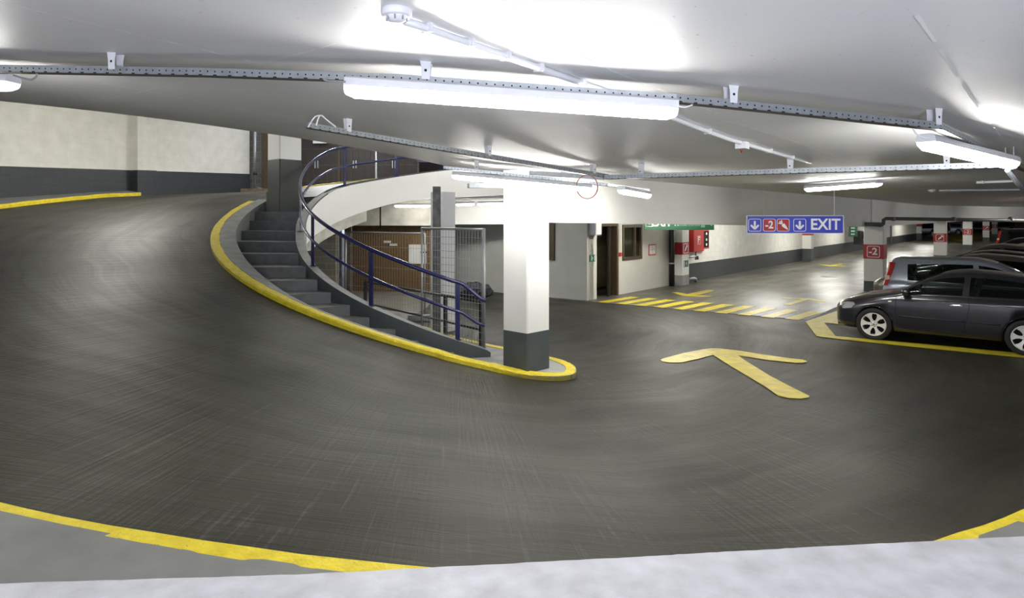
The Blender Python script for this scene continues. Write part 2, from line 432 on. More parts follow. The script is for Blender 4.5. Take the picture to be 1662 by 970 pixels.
# the small window at the left end of this wall
m = MB(); c = dp(892, 0, 0); kk = W0-B*1.32; 
m.box((kk.x-B.y*-.0, kk.y, 1.72), (.46, .06, 1.25), M_brownf, x=B); wo = m.build('window_1'); struct(wo)
wo.location = (Vector((-B.y, B.x, 0))*-.03)
t_d0, t_d1 = .52, 1.72; t_w0, t_w1 = 1.98, 3.22; t_p0, t_p1 = 5.45, 6.0; t_end = 66
m = MB()
def wl(t0, t1, z0, z1, mm): wall_seg(m, W0, A, t0, t1, z0, z1, .3, mm, 1)
M_plast2 = mat('pale plaster', (.60, .59, .54), .7, noise=.06, nscale=1.2, bump=.12, bscale=20)
wl(.001, t_d0, 0, 2.86, M_plast2); wl(t_d0, t_d1, 2.15, 2.86, M_plast2); wl(t_d1, t_w0, 0, 2.86, M_plast2); wl(t_w0, t_w1, 0, 1.04, M_plast2); wl(t_w0, t_w1, 2.1, 2.86, M_plast2); wl(t_w1, t_p1, 0, 2.86, M_plast2)
wl(t_p1, t_end, 0, .66, M_bandblk); wl(t_p1, t_end, .66, 2.86, M_wallblk)
# room behind door and window
nA = Vector((-A.y, A.x, 0))
a = W0+nA*1.6; wall_seg(m, a, A, .36, 5, 0, 2.86, .1, M_tile, 1)
wall_seg(m, W0+A*5+nA*.3, nA, 0, 1.4, 0, 2.86, .1, M_tile, 1); wall_seg(m, W0+nA*.35+A*.37, nA, 0, 1.3, 0, 2.86, .05, M_tile, -1)
struct(m.build('wall_right'))
# window in that wall
m = MB(); off = -nA*.02
pc = W0+A*((t_w0+t_w1)/2)+nA*.03+Vector((0, 0, 1.57)); ww = t_w1-t_w0
for s in (-1, 1): m.box(pc+A*s*(ww/2-.04), (.09, .12, 1.08), M_brownf, x=A)
for s in (-1, 1): m.box(pc+Vector((0, 0, s*.5)), (ww, .12, .09), M_brownf, x=A)
m.box(pc+A*(ww*.14), (.05, .1, 1.0), M_brownf, x=A)
w2 = m.build('window_2'); struct(w2)
m = MB(); gm = mat('window pane', (.05, .05, .03), .05); nt = gm.node_tree; tr = nt.nodes.new('ShaderNodeBsdfTransparent'); mx = nt.nodes.new('ShaderNodeMixShader'); mx.inputs[0].default_value = .45
tr.inputs[0].default_value = (.8, .8, .7, 1)
nt.links.new(tr.outputs[0], mx.inputs[1]); nt.links.new(nt.nodes['Principled BSDF'].outputs[0], mx.inputs[2]); nt.links.new(mx.outputs[0], nt.nodes['Material Output'].inputs[0])
m.box(pc+nA*.02, (ww-.1, .012, .95), gm, x=A); m.build('pane', w2)
# door: dark frame and a leaf standing open into the room
m = MB()
p0 = W0+A*t_d1
m.box(p0-A*.05+nA*.15+Vector((0, 0, 1.08)), (.10, .36, 2.15), M_brownf, x=A)
m.box(W0+A*((t_d0+t_d1)/2)+nA*.15+Vector((0, 0, 2.12)), (t_d1-t_d0, .34, .08), M_brownf, x=A)
d1 = m.build('door_1'); struct(d1)
m = MB(); m.box(p0-A*.30+nA*.10+Vector((0, 0, 1.05)), (.34, .05, 2.06), M_brown, x=(A*.8+nA*.3).normalized()); m.build('door_leaf', d1)
m = MB(); m.box(W0+A*.95+nA*1.56+Vector((0, 0, 1.55)), (.9, .05, 1.15), mat('dark notice board', (.05, .038, .012), .5, noise=.4, nscale=10), x=A); 
tag(m.build('notice_board'), 'dark brown panel inside the doorway of the pale plaster wall', 'board')

# --- beam over the aisle, from the near pillar to the numbered column and on along the row
def beam(name, p0, p1, zb0, zb1, zt, wd, mm):
    m = MB(); d = (p1-p0).normalized(); nn = Vector((-d.y, d.x, 0))*wd/2
    m.prism([(q.x, q.y) for q in (p0-nn, p1-nn, p1+nn, p0+nn)], [zb0, zb1, zb1, zb0], zt, mm); return m
PC = Vector((.215, 9.79, 0))
m = beam('b', PC, Vector((11.3, 20.7, 0)), 2.27, 2.04, 3.06, .34, M_fasc)
struct(m.build('trim_20'))
m = beam('b', Vector((11.2, 20.6, 0)), Vector((11.2, 20.6, 0))+A*110, 2.04, 2.1, 2.95, .4, M_white); struct(m.build('trim_21'))
m = beam('b', E0+A*13.5, Vector((40, 42, 0)), 2.22, 2.22, 2.9, .4, M_white); struct(m.build('trim_26'))
# raw beam at the back of the well
m = beam('b', Vector((-6.2, 20.3, 0)), Vector((-2.45, 20.1, 0)), 2.08, 2.09, 2.86, .4, M_rawbeam); struct(m.build('trim_22'))
m = beam('b', Vector((-2.45, 20.0, 0)), Vector((.3, 19.0, 0)), 2.12, 2.14, 2.86, .3, M_white); struct(m.build('trim_23'))

# --- white inner face of the ramp around the stair well
fb = [(150, 1.55), (160, 1.70), (175, 1.84), (190, 2.04), (202, 2.24), (221, 2.53), (235, 2.73), (250, 2.85), (268, 2.90), (320, 3.02), (400, 3.05)]
m = MB(); rings = []; rg2 = []
for i in range(101):
    ph = 158+(395-158)*i/100; zb = _smooth(fb, ph, 6); zt = max(zr(ph)+.10, zb+.1)
    rings.append([pol(ph, 3.22, zb), pol(ph, 3.22, zt), pol(ph, 3.36, zt), pol(ph, 3.36, zb)])
    if ph < 220: rg2.append([pol(ph, 3.235, zb-.26*min(1, (ph-157)/20)), pol(ph, 3.235, zb), pol(ph, 3.42, zb), pol(ph, 3.42, zb-.26*min(1, (ph-157)/20))])
m.sweep(rings, M_fasc, mats=[M_fasc, M_edge, M_fasc, M_fasc]); struct(m.build('trim_24'))
m = MB(); m.sweep(rg2, M_rawbeam); struct(m.build('trim_25'))
m = MB(); rings = [[pol(ph, 3.37, zr(ph)+.02), pol(ph, 3.37, zr(ph)+.14), pol(ph, 4.6, zr(ph)+.10), pol(ph, 4.6, zr(ph)-.02)] for ph in range(190, 300, 4)]
m.sweep(rings, M_para); struct(m.build('floor_landing'))

# well floor and the raised island round the near pillar
isl_out = [(-.33, 9.50), (-.05, 9.42), (.25, 9.34), (.52, 9.29), (.74, 9.31), (.90, 9.44), (.96, 9.68), (.95, 9.95), (.83, 10.28), (.60, 10.62), (.20, 11.05), (-.40, 11.62), (-1.3, 12.7), (-2.4, 14.4)]

# ================================================================== THINGS
def norm_path(P):
    """left-hand normals in plan for a path of Vectors"""
    out = []
    for i in range(len(P)):
        a = P[max(0, i-1)]; b = P[min(len(P)-1, i+1)]; d = (b-a); d.z = 0; d.normalize(); out.append(Vector((-d.y, d.x, 0)))
    return out
def kerb(P, h, wd, side, m=None, mm=None):
    m = m or MB(); N = norm_path(P); rings = []
    for p, nn in zip(P, N):
        nn = nn*side; j = random.uniform(-.006, .006)
        rings.append([p+Z*-.15, p+Z*(h*.72+j), p+nn*.02+Z*(h+j), p+nn*(wd+j*1.5)+Z*h, p+nn*wd-Z*.15])
    m.sweep(rings, mm or M_yel); return m
def cat_path(P, k=6):
    out = []
    for i in range(len(P)-1):
        p0 = P[max(0, i-1)]; p1 = P[i]; p2 = P[i+1]; p3 = P[min(len(P)-1, i+2)]
        for j in range(k):
            t = j/k; out.append(.5*((2*p1)+(p2-p0)*t+(2*p0-5*p1+4*p2-p3)*t*t+(3*p1-p0-3*p2+p3)*t*t*t))
    out.append(P[-1]); return out
inner = [pol(ph, RIN+.02+(.04 if ph < 88 else 0), zr(ph)) for ph in np.arange(188, 82, -1.5)]
isl = cat_path([Vector((x, y, zr(phi_of(x, y)) if phi_of(x, y) > 60 and y < 9.9 else 0)) for x, y in isl_out], 5)
path_in = inner+isl
tag(kerb(path_in, .085, .155, 1).build('yellow_kerb'), 'yellow painted inner kerb curving from the upper column down round the near white pillar', 'kerb')
outer = [pol(ph, ROUT, zr(ph)) for ph in np.arange(30, 206.5, 1.5)]
tag(kerb(outer, .10, .17, 1).build('yellow_kerb'), 'yellow painted outer kerb at the bottom left edge and along the footway', 'kerb')
tag(kerb([pol(ph, 4.75, zr(ph)+.06) for ph in np.arange(192, 292, 2.0)], .07, .12, -1).build('yellow_kerb'), 'thin yellow kerb on the upper ramp behind the blue railing', 'kerb')
# island top
m = MB(); ip = [p for p in isl]+[pol(96, 4.0)]
# smooth join up to the stair foot
m.prism([(p.x, p.y) for p in ([pol(90, 4.9)]+isl[2:]+[Vector((-2.2, 12.2, 0)), pol(90, 3.85)])], -.05, .075, M_conc); struct(m.build('floor_island'))
m = MB(); m.prism([(-6.5, 13), (-2.5, 14.3), (-2.2, 17), (-2.4, 20.3), (-6.5, 21)], .001, .005, mat('well floor', (.17, .165, .145), .4, noise=.35, nscale=1.5)); struct(m.build('floor_well'))

# near pillar and other columns ------------------------------------------------
def column(name, label, cen, side, z0, zb, z1, x=A, mw=None, md=None, rest=None, loc=None, plinth=None, group=None, cap=None):
    t = thing(name, label, 'pillar', (cen.x, cen.y, z0), 0, group)
    y = Vector((-x.y, x.x, 0)); bv = .018
    def sq(s, a, b, mm):
        h = s/2; P = []
        for sx, sy in ((1, 1), (-1, 1), (-1, -1), (1, -1)):
            c0 = cen+x*sx*h+y*sy*h
            P += [c0-x*sx*bv, c0-y*sy*bv] if sx*sy < 0 else [c0-y*sy*bv, c0-x*sx*bv]
        mb = MB(); mb.prism([(p.x, p.y) for p in P], a, b, mm); return mb
    sq(side, zb, z1, mw or M_white).build('shaft', t)
    sq(side+.006, z0-.02, zb, md or M_dark).build('painted_base', t)
    if plinth: sq(side+plinth[0], z0-.03, plinth[1], md or M_dark).build('plinth', t)
    return t
xp = Vector((math.cos(math.radians(46)), math.sin(math.radians(46)), 0))
column('concrete_pillar', 'large white pillar with grey base standing on the kerbed island nearest the camera', PC, .50, .04, .655, 3.05, x=xp)
uc = Vector((-5.22, 14.88, 0)); a41 = math.radians(41.3); xu = Vector((math.sin(a41), math.cos(a41), 0))
crn = Vector((-5.15, 14.40, 0)); ucen = crn+Vector((-math.cos(a41), math.sin(a41), 0))*.27+xu*.27
column('concrete_pillar', 'white over dark green-grey column at the head of the curved stairs', ucen, .54, 2.48, 3.64, 6.2, x=xu, md=M_dark2, plinth=(.05, 2.92))
wc = Vector((-1.42, 13.35, 0))
column('concrete_pillar', 'thin white pillar inside the stair well behind the wire fence', wc, .37, 0, .02, 2.86, x=xp)

# shape helpers for signs -------------------------------------------------------
class Frame:
    def __init__(s, o, x, y): s.o = Vector(o); s.x = Vector(x).normalized(); s.y = Vector(y).normalized(); s.n = s.x.cross(s.y)
    def p(s, a, b, d=0): return s.o+s.x*a+s.y*b+s.n*d
def flat(fr, pts, d0, d1, mm, m=None):
    m = m or MB(); k = len(pts); vs = [fr.p(a, b, d0) for a, b in pts]+[fr.p(a, b, d1) for a, b in pts]
    m.add(vs, [tuple(range(k, 2*k)), tuple(reversed(range(k)))]+[(i, (i+1) % k, k+(i+1) % k, k+i) for i in range(k)], mm); return m
def rect(cx, cy, w_, h_): return [(cx-w_/2, cy-h_/2), (cx+w_/2, cy-h_/2), (cx+w_/2, cy+h_/2), (cx-w_/2, cy+h_/2)]
def rrect(cx, cy, w_, h_, r):
    out = []
    for sx, sy, a0 in ((1, -1, -90), (1, 1, 0), (-1, 1, 90), (-1, -1, 180)):
        for k in range(5):
            a = math.radians(a0+k*22.5); out.append((cx+sx*(w_/2-r)+r*math.cos(a), cy+sy*(h_/2-r)+r*math.sin(a)))
    return out
def ring(fr, cx, cy, w_, h_, r, t, d0, d1, mm, m=None):
    m = m or MB(); o = rrect(cx, cy, w_, h_, r); i = rrect(cx, cy, w_-2*t, h_-2*t, max(r-t, .001)); k = len(o)
    vs = [fr.p(a, b, d1) for a, b in o]+[fr.p(a, b, d1) for a, b in i]+[fr.p(a, b, d0) for a, b in o]+[fr.p(a, b, d0) for a, b in i]
    fs = []
    for j in range(k):
        q = (j+1) % k; fs += [(j, q, k+q, k+j), (2*k+j, 2*k+q, q, j), (k+j, k+q, 3*k+q, 3*k+j)]
    m.add(vs, fs, mm); return m
def arrow_down(fr, cx, cy, s, d, mm, m):
    flat(fr, rrect(cx, cy+.10*s, .22*s, .72*s, .10*s), d, d+.003, mm, m)
    for sg in (-1, 1):
        ang = math.radians(45); L = .56*s; wd = .2*s; x0, y0 = cx, cy-.42*s
        dx, dy = sg*math.cos(ang), math.sin(ang); nx, ny = -dy, dx
        base = [(0, -.5), (1, -.5), (1.08, -.2), (1.08, .2), (1, .5), (0, .5)]
        flat(fr, [(x0+dx*a*L+nx*b*wd, y0+dy*a*L+ny*b*wd) for a, b in base], d, d+.0035, mm, m)
def carrot(fr, cx, cy, s, d, mm, m, flip=1):
    def T(a, b): 
        ang = math.radians(-45); ca, sa = math.cos(ang), math.sin(ang); return (cx+flip*(a*ca-b*sa)*s, cy+(a*sa+b*ca)*s)
    body = [(.52, 0), (.40, -.06), (.2, -.11), (-.02, -.15), (-.12, -.13), (-.16, 0), (-.12, .13), (-.02, .15), (.2, .11), (.4, .06)]
    flat(fr, [T(a, b) for a, b in body], d, d+.003, mm, m)
    for ang in (-32, 0, 32):
        a0 = math.radians(180+ang); c_, s_ = math.cos(a0), math.sin(a0)
        leaf = [(0, -.03), (.18, -.055), (.32, -.05), (.36, 0), (.32, .05), (.18, .055), (0, .03)]
        flat(fr, [T(-.18+a*c_-b*s_, a*s_+b*c_) for a, b in leaf], d, d+.003, mm, m)
def text(fr, body, cx, cy, size, d, mm, name, parent, bold=0.0, sx=1.0, align='CENTER'):
    cu = bpy.data.curves.new(name, 'FONT'); cu.body = body; cu.size = size; cu.extrude = .0015; cu.offset = bold
    cu.align_x = align; cu.align_y = 'CENTER'; cu.resolution_u = 4
    to = bpy.data.objects.new('tmp', cu); COL.objects.link(to)
    bpy.context.view_layer.update(); me = bpy.data.meshes.new_from_object(to.evaluated_get(bpy.context.evaluated_depsgraph_get()))
    bpy.data.objects.remove(to); me.name = name
    M = Matrix(((fr.x.x*sx, fr.y.x, fr.n.x, 0), (fr.x.y*sx, fr.y.y, fr.n.y, 0), (fr.x.z*sx, fr.y.z, fr.n.z, 0), (0, 0, 0, 1)))
    M.translation = fr.p(cx, cy, d+.002); me.transform(M); me.materials.clear(); me.materials.append(mm)
    r = parent
    while r.parent is not None: r = r.parent
    me.transform(r.matrix_basis.inverted()); o = bpy.data.objects.new(name, me); COL.objects.link(o); o.parent = parent
    return o

# numbered columns in the hall, along the row
def hall_column(tt, kind, label, side=.55, zb=.34):
    cor = Vector((11.10, 20.5, 0))+A*tt; cen = cor+B*side/2+A*side/2
    t = column('concrete_column', label, cen, side, 0, zb, 2.2, x=A)
    fr = Frame(cor-A*.004, B, Z); zc_ = 1.265
    mb = MB(); mb.box(cen+Z*zc_, (side+.014, side+.014, .45), M_redc, x=A); mb.build('red_band', t)
    m = MB(); ring(fr, side/2, zc_, .36, .36, .05, .02, 0, .008, M_signw, m)
    if kind == 'carrot': carrot(fr, side/2+.02, zc_, .30, .004, M_signw, m, 1 if False else -1)
    m.build('carrot_emblem' if kind == 'carrot' else 'sign_border', t)
    if kind == '-2': text(fr, '-2', side/2-.01, zc_, .30, .004, M_signw, 'lettering', t, bold=.008)
    return t
hall_column(0, '-2', 'white column with red -2 band standing just behind the dark near car')
hall_column(17.6, 'carrot', 'white column with red carrot band seen over the parked car roofs')
hall_column(34.5, '-2', 'white column with small red -2 band beyond the carrot column')
hall_column(56, 'carrot', 'distant white column with small carrot band, second from right edge')
hall_column(72, '-2', 'most distant white column with red -2 band close to the right edge')

# --- curved stair ------------------------------------------------------------
st = thing('curved_staircase', 'grey concrete curved stair climbing between yellow kerb and blue railing', 'stairs', tuple(pol(84, 4.4, .07)))
def rpar(ph): return float(np.interp(ph, [76, 86, 94, 107, 120, 133, 145, 156, 170, 400], [4.0, 4.0, 3.96, 3.9, 3.8, 3.67, 3.54, 3.44, 3.4, 3.4]))
def rout(ph): return float(np.interp(ph, [84, 92, 100, 112], [4.25, 4.32, 4.44, 4.56]))
phis = [86, 94, 100, 107, 113, 120, 126.5, 134, 142.5, 151, 160, 168, 175, 194]
zs = [.17, .35, .52, .69, .87, 1.05, 1.24, 1.44, 1.65, 1.86, 2.06, 2.27, 2.47]
for i, z in enumerate(zs):
    p0, p1 = phis[i], phis[i+1]; oo = lambda ph: ph+float(np.interp(ph, [86, 100, 113, 126, 140, 170, 181], [1, 3, 5, 8, 11, 9, 2]))
    ins = [pol(p0+(p1-p0)*k/4, rpar(p0+(p1-p0)*k/4)-.03) for k in range(5)]
    out = [pol(oo(p0)+(oo(p1)-oo(p0))*k/4, rout(p0+(p1-p0)*k/4)) for k in range(5)]
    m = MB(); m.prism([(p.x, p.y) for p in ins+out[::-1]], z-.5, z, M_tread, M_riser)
    # nosing lip
    d = (out[0]-ins[0]); nn = Vector((-d.y, d.x, 0)).normalized(); 
    o = m.build('step', st)
# grey band between the stair and the yellow kerb
m = MB(); rings = []
for ph in np.arange(190, 80, -2.0):
    z = zr(ph)+.085; dn = float(np.interp(ph, [82, 100, 110], [.02, .3, .5]))
    ri = rout(ph-4)-.01; zi = z-float(np.interp(ph, [84, 122, 150], [.13, .10, .0]))
    rings.append([pol(ph, ri, z-.5), pol(ph, ri, zi), pol(ph, 4.84, z), pol(ph, 4.84, z-.5)])
m.sweep(rings, M_edge); m.build('kerb_band', st)
m = MB(); rings = []
for ph in list(np.arange(195, 79, -2.0))+[78.5, 77.6]:
    z = zr(ph)+.13; r = rpar(ph)
    if ph < 79: z -= .03*(79-ph)
    rings.append([pol(ph, r, z-.75), pol(ph, r, z), pol(ph, r-.165, z), pol(ph, r-.165, z-.75)])
m.sweep(rings, M_para, mats=[M_para, M_edge, M_para, M_para]); m.build('parapet', st)

# --- blue railing ------------------------------------------------------------
rl = thing('blue_railing', 'navy blue tubular handrail spiralling along the inner side of the curved stair', 'railing', tuple(pol(84, 3.9, .3)))
def rail_pts(h, a0, a1, step=2.5):
    out = []; ph = a0
    while ph <= a1:
        out.append(pol(ph, rpar(ph)-.09, zr(ph)+.13+h)); ph += step
    return out
top = rail_pts(.93, 84, 262); mid = rail_pts(.46, 84, 262)
endt = [dp(789, 488, 10.5), dp(778, 483, 10.52)]; endm = [dp(787, 528, 10.5), dp(775, 524, 10.52)]
m = MB(); m.tube(cat_path(endt+top, 2), .034, M_blue); m.build('top_rail', rl)
m = MB(); m.tube(cat_path(endm+mid, 2), .027, M_blue); m.build('middle_rail', rl)
for ph in (85.3, 107.5, 132.5, 158, 208, 236):
    base = pol(ph, rpar(ph)-.09, zr(ph)+.12); m = MB(); wd = .03 if ph != 158 else .03
    m.box(base+Z*.47, (.075, .022, .94), M_blue, x=pol(ph+1, 4)-pol(ph, 4)); p = m.build('post', rl)
    m = MB(); m.box(base+Z*.012, (.12, .10, .012), M_blue, x=pol(ph+1, 4)-pol(ph, 4)); m.build('foot_plate', p)

# --- temporary fence panels, guard rail and steel post in the well ------------------
def fence(p0, p1, z0, z1, label, sp=.045, hs=.13, lean=0.0, loops=False):
    t = thing('mesh_fence_panel', label, 'fence', tuple(p0+Z*z0), 0, None)
    p0 = Vector(p0); p1 = Vector(p1); L = (p1-p0).length; d = (p1-p0).normalized()
    for q in (p0, p1):
        m = MB(); m.tube([q+Z*z0, q+Z*z1], .021, M_fence); m.build('post', t)
    m = MB(); m.tube([p0+Z*(z1-.01), p1+Z*(z1-.01)], .021, M_fence); m.build('top_rail', t)
    m = MB(); m.tube([p0+Z*(z0+.12), p1+Z*(z0+.12)], .016, M_fence); m.build('bottom_rail', t)
    m = MB(); k = int(L/sp)
    for i in range(1, k): m.tube([p0+d*L*i/k+Z*(z0+.12), p0+d*L*i/k+Z*(z1-.02)], .0028, M_fence, n=4, caps=False)
    h = z0+.12+hs
    while h < z1-.03: m.tube([p0+Z*h, p1+Z*h], .0032, M_fence, n=4, caps=False); h += hs
    m.build('wire_mesh', t); return t
R0 = gp(786, 575, .09)
fence(Vector((-1.63, 11.75, 0)), Vector((R0.x, R0.y, 0)), .08, 2.16, 'galvanised wire fence panel standing nearest the near pillar', .07, .12)
fence(Vector((R0.x-.02, R0.y+.05, 0)), Vector((-.55, 12.6, 0)), .08, 2.10, 'galvanised fence panel angled back from the end of the handrail', .14, .25)
fence(Vector((-4.25, 16.6, 0)), Vector((-2.0, 14.9, 0)), 0, 1.98, 'long wire fence panel standing in front of the chipboard hoarding', .09, .5)
pg = MB(); q = gp(709, 545, .0); 
pst = thing('steel_post', 'dark rusty steel I-section post standing in front of the thin white pillar', 'post', (-1.46, 12.6, 0))
m = MB(); c0 = Vector((-1.46, 12.6, 1.47))
m.box(c0, (.012, .12, 2.94), M_steel); m.box(c0+Vector((0, -.06, 0)), (.14, .012, 2.94), M_steel); m.box(c0+Vector((0, .06, 0)), (.14, .012, 2.94), M_steel); m.build('profile', pst)
m = MB(); m.box((-1.46, 12.6, .01), (.24, .24, .02), M_steel); m.build('base_plate', pst)
# black guard rail on the far side of the well
gr = thing('black_guard_rail', 'low black guard rail with mesh infill behind the fence beside the near pillar', 'railing', (-.46, 11.1, .07))
ga = dp(781, 490, 11.1); gb = Vector((-1.23, 12.0, ga.z)); gc = Vector((-3.3, 14.6, ga.z))
for nm, (q, qz) in (('post', (ga, .05)), ('post', (gb, 0)), ('post', (gc, 0))):
    m = MB(); m.box(Vector((q.x, q.y, (qz+q.z)/2)), (.055, .055, q.z-qz), M_black, x=A); m.build('post', gr)
m = MB(); m.tube([ga, gb, gc], .026, M_black); m.build('top_rail', gr)
m = MB(); m.tube([Vector((q.x, q.y, .42)) for q in (ga, gb, gc)], .018, M_black); m.build('lower_rail', gr)
m = MB(); d = gb-ga
for i in range(1, 26): 
    q = ga.lerp(gb, i/26); m.tube([Vector((q.x, q.y, .12)), Vector((q.x, q.y, .42))], .004, M_fence, n=4)
m.tube([Vector((ga.x, ga.y, .12)), Vector((gb.x, gb.y, .12))], .008, M_fence, n=5); m.build('wire_infill', gr)
# hoarding, notice, block wall, rags, fence feet
hd = thing('chipboard_hoarding', 'brown chipboard hoarding closing the opening at the back of the well', 'hoarding', (-3.8, 20.4, 0))
m = MB(); m.prism([(-5.3, 20.62), (-2.3, 20.25), (-2.3, 20.31), (-5.3, 20.68)], 0, 2.08, M_wood); m.build('board', hd)
for q in (-4.35, -3.4):
    m = MB(); yy = 20.62-(q+5.3)*.1233; m.box((q, yy-.012, 1.04), (.012, .02, 2.06), M_brownf); m.build('joint_strip', hd)
for zz in (.45, 1.25):
    m = MB(); m.box((-2.75, 20.27, zz), (.22, .03, .05), M_black); m.build('hinge', hd)
fr = Frame((-2.95, 20.30, 1.19), Vector((1, -.123, 0)), Z)
tag(flat(fr, rect(0, 0, .56, .60), 0, .006, M_paper).build('paper_notice'), 'blank white paper notice pinned on the brown chipboard hoarding', 'notice')
fr = Frame((-3.82, 20.40, 1.52), Vector((1, -.123, 0)), Z); m = MB()
for dx, dy in ((-.1, .05), (.1, -.04)): flat(fr, rect(dx, dy, .24, .07), 0, .004, M_paper, m)
for k in range(6): flat(fr, rect(-.19+.075*k, .05-.018*k, .04, .012), .004, .006, M_hole, m)
tag(m.build('sticker'), 'small white printed sticker high on the brown chipboard hoarding', 'sticker')
m = MB(); m.box((-6.3, 18.0, 1.1), (2.9, .3, 2.2), M_block); struct(m.build('wall_well'))
for dx, mm in ((-4.78, M_steel), (-4.63, M_black), (-4.5, M_steel)):
    m = MB(); m.box((dx, 18.1, 1.1), (.06, .08, 2.2), mm); tag(m.build('steel_upright'), {(-4.78): 'grey steel upright against the end of the bare block wall', (-4.63): 'black steel upright between two grey ones beside the block wall', (-4.5): 'grey steel upright nearest the chipboard hoarding'}[dx], 'post')
m = MB(); m.tube([(-4.05, 20.0, 2.0), (-4.05, 20.0, 2.66)], .03, M_black); tag(m.build('black_pipe'), 'short black pipe on the raw plaster beam over the hoarding', 'pipe')
rg = MB(); random.seed(5)
bmv = []
for i in range(9):
    for j in range(16):
        a = 2*math.pi*j/16; r = math.sin(math.pi*i/8)*(.36+.09*random.random()); bmv.append(Vector((-1.05+r*1.3*math.cos(a), 18.55+r*.8*math.sin(a), .16-.20*math.cos(math.pi*i/8)*(1+.4*random.random())+.08)))
rg.add(bmv, [(i*16+j, i*16+(j+1) % 16, (i+1)*16+(j+1) % 16, (i+1)*16+j) for i in range(8) for j in range(16)], M_cloth, False)
tag(rg.build('rag_bundle'), 'crumpled bundle of dark patterned cloth on the floor by the back wall', 'cloth')
for (x, y, lb) in ((-2.05, 14.75, 'pale concrete fence foot under the long mesh panel'), (-1.62, 11.85, 'concrete fence foot half hidden by the stair parapet')):
    ft = thing('fence_foot', lb, 'block', (x, y, 0)); m = MB()
    m.prism([(x-.3, y-.1), (x+.3, y-.1), (x+.3, y+.1), (x-.3, y+.1)], .004, .13, M_conc); m.build('block', ft)
# upper level: brown gates behind the railing
for i, (u0, u1, lb) in enumerate([(490, 552, 'dark brown ribbed metal gate directly right of the stairhead column'), (553, 612, 'dark brown ribbed gate, second to the right of the stairhead column'),
                                  (613, 680, 'dark brown ribbed gate on the upper level, third from the stairhead column')]):
    Y = 24.4; a = (u0-CX)/F*Y; b = (u1-CX)/F*Y; g_ = thing('metal_gate', lb, 'gate', ((a+b)/2, Y, 3.0), 0, 'brown gates on the upper landing')
    m = MB(); n_ = 12
    for k in range(n_):
        x0 = a+(b-a)*k/n_; m.box((x0+(b-a)/n_/2, Y-(.02 if k % 2 else 0), 4.75), ((b-a)/n_, .05, 3.3), M_brown)
    for hz in (3.7, 4.3, 4.9, 5.5): m.box(((a+b)/2, Y-.05, hz), (b-a, .012, .02), M_brownf)
    m.build('leaf', g_)
    m = MB(); xx = a+(b-a)*.40
    for s in (-1, 1): m.box((xx+s*.05, Y-.08, 4.32), (.03, .05, .28), M_galv)
    m.build('handle', g_)
    m = MB(); m.box((b-.02, Y-.05, 4.75), (.06, .06, 3.3), M_galv if i == 1 else M_brownf); m.build('frame_post', g_)
m = MB(); m.box((-2.95, 24.3, 5.2), (1.2, .06, 1.6), mat('slate blue panel', (.06, .06, .11), .5)); tag(m.build('privacy_screen'), 'slate blue screen on the upper level above the white curved wall', 'screen')
m = MB(); m.box(((519-CX)/F*24, 24.0, 5.28), (.5, .03, .42), M_paper); tag(m.build('wall_notice'), 'small pale notice on the brown gates under the ceiling edge', 'notice')
# pipe at end of the left wall and brown door
cp = thing('drain_pipe', 'slim galvanised pipe running down the end of the left wall', 'pipe', (-9.3, 23.9, 3.2)); m = MB(); xx = (414-CX)/F*23.9
m.tube([(xx, 23.9, 3.35), (xx, 23.9, 6.6)], .05, M_galv); m.build('tube', cp)
for zz in (3.9, 5.6):
    m = MB(); m.tube([(xx, 23.9, zz), (xx, 23.9, zz+.1)], .075, M_black); m.build('clamp', cp)
m = MB(); m.tube([(xx, 23.9, 3.45), (xx+.35, 23.85, 3.35), (xx+.9, 23.8, 3.33)], .045, M_galv); m.build('elbow', cp)
m = MB(); m.box(((431-CX)/F*24.2, 24.45, 4.8), (.40, .1, 3.2), M_brownf); struct(m.build('door_2'))
m = MB(); m.box((-9.2, 23.7, 3.30), (1.2, .5, .16), mat('rubble concrete', (.16, .12, .08), .8, noise=.4, nscale=8)); tag(m.build('kerb_stone'), 'broken brown concrete block lying at the foot of the left wall end', 'block')

# --- fluorescent lamps ---------------------------------------------------------
def lamp(p0, p1, label, wd=.125, tm=None, group='fluorescent battens', clips=3, end_only=False):
    p0 = Vector(p0); p1 = Vector(p1); d = (p1-p0).normalized(); sd = d.cross(Z).normalized(); up = sd.cross(d).normalized()
    L = (p1-p0).length; t = thing('fluorescent_lamp', label, 'lamp', tuple((p0+p1)/2), 0, None)
    def prof(s, prs): return [p0+d*s+sd*a+up*b for a, b in prs]
    hw = wd/2
    hs = [(-hw, .01), (-hw*.86, .042), (-hw*.5, .055), (hw*.5, .055), (hw*.86, .042), (hw, .01), (hw, 0), (-hw, 0)]
    m = MB(); m.sweep([prof(s, hs) for s in (0, L)], M_plw); m.build('housing', t)
    ds = [(-hw*.93, 0), (-hw*.86, -.028), (-hw*.6, -.05), (0, -.058), (hw*.6, -.05), (hw*.86, -.028), (hw*.93, 0)]
    m = MB(); m.sweep([prof(s, ds) for s in (.045, L-.045)], tm or M_tube, smooth=False); m.build('diffuser', t)
    for s0, s1 in ((0.0, .045), (L, L-.045)):
        m = MB(); sc = [(a*.96, b*.72) for a, b in ds]; m.sweep([prof(s0, sc), prof(s1, ds)], M_cap); m.build('diffuser_end', t)
    for k in range(clips):
        s = L*(k+.5)/clips; m = MB(); m.sweep([[p0+d*q+sd*a+up*b for a, b in ((-hw*1.03, .02), (-hw*1.03, -.004), (-hw*.95, -.004), (-hw*.95, .02))] for q in (s-.015, s+.015)], M_plg); m.build('clip', t)
    return t
cw = MB(); cw.prism([(pol(a_, 3.4).x, pol(a_, 3.4).y) for a_ in range(0, 360, 12)], 4.75, 4.95, M_ceil); struct(cw.build('ceiling_added'))  # unseen disc, added only to carry the two well lamps
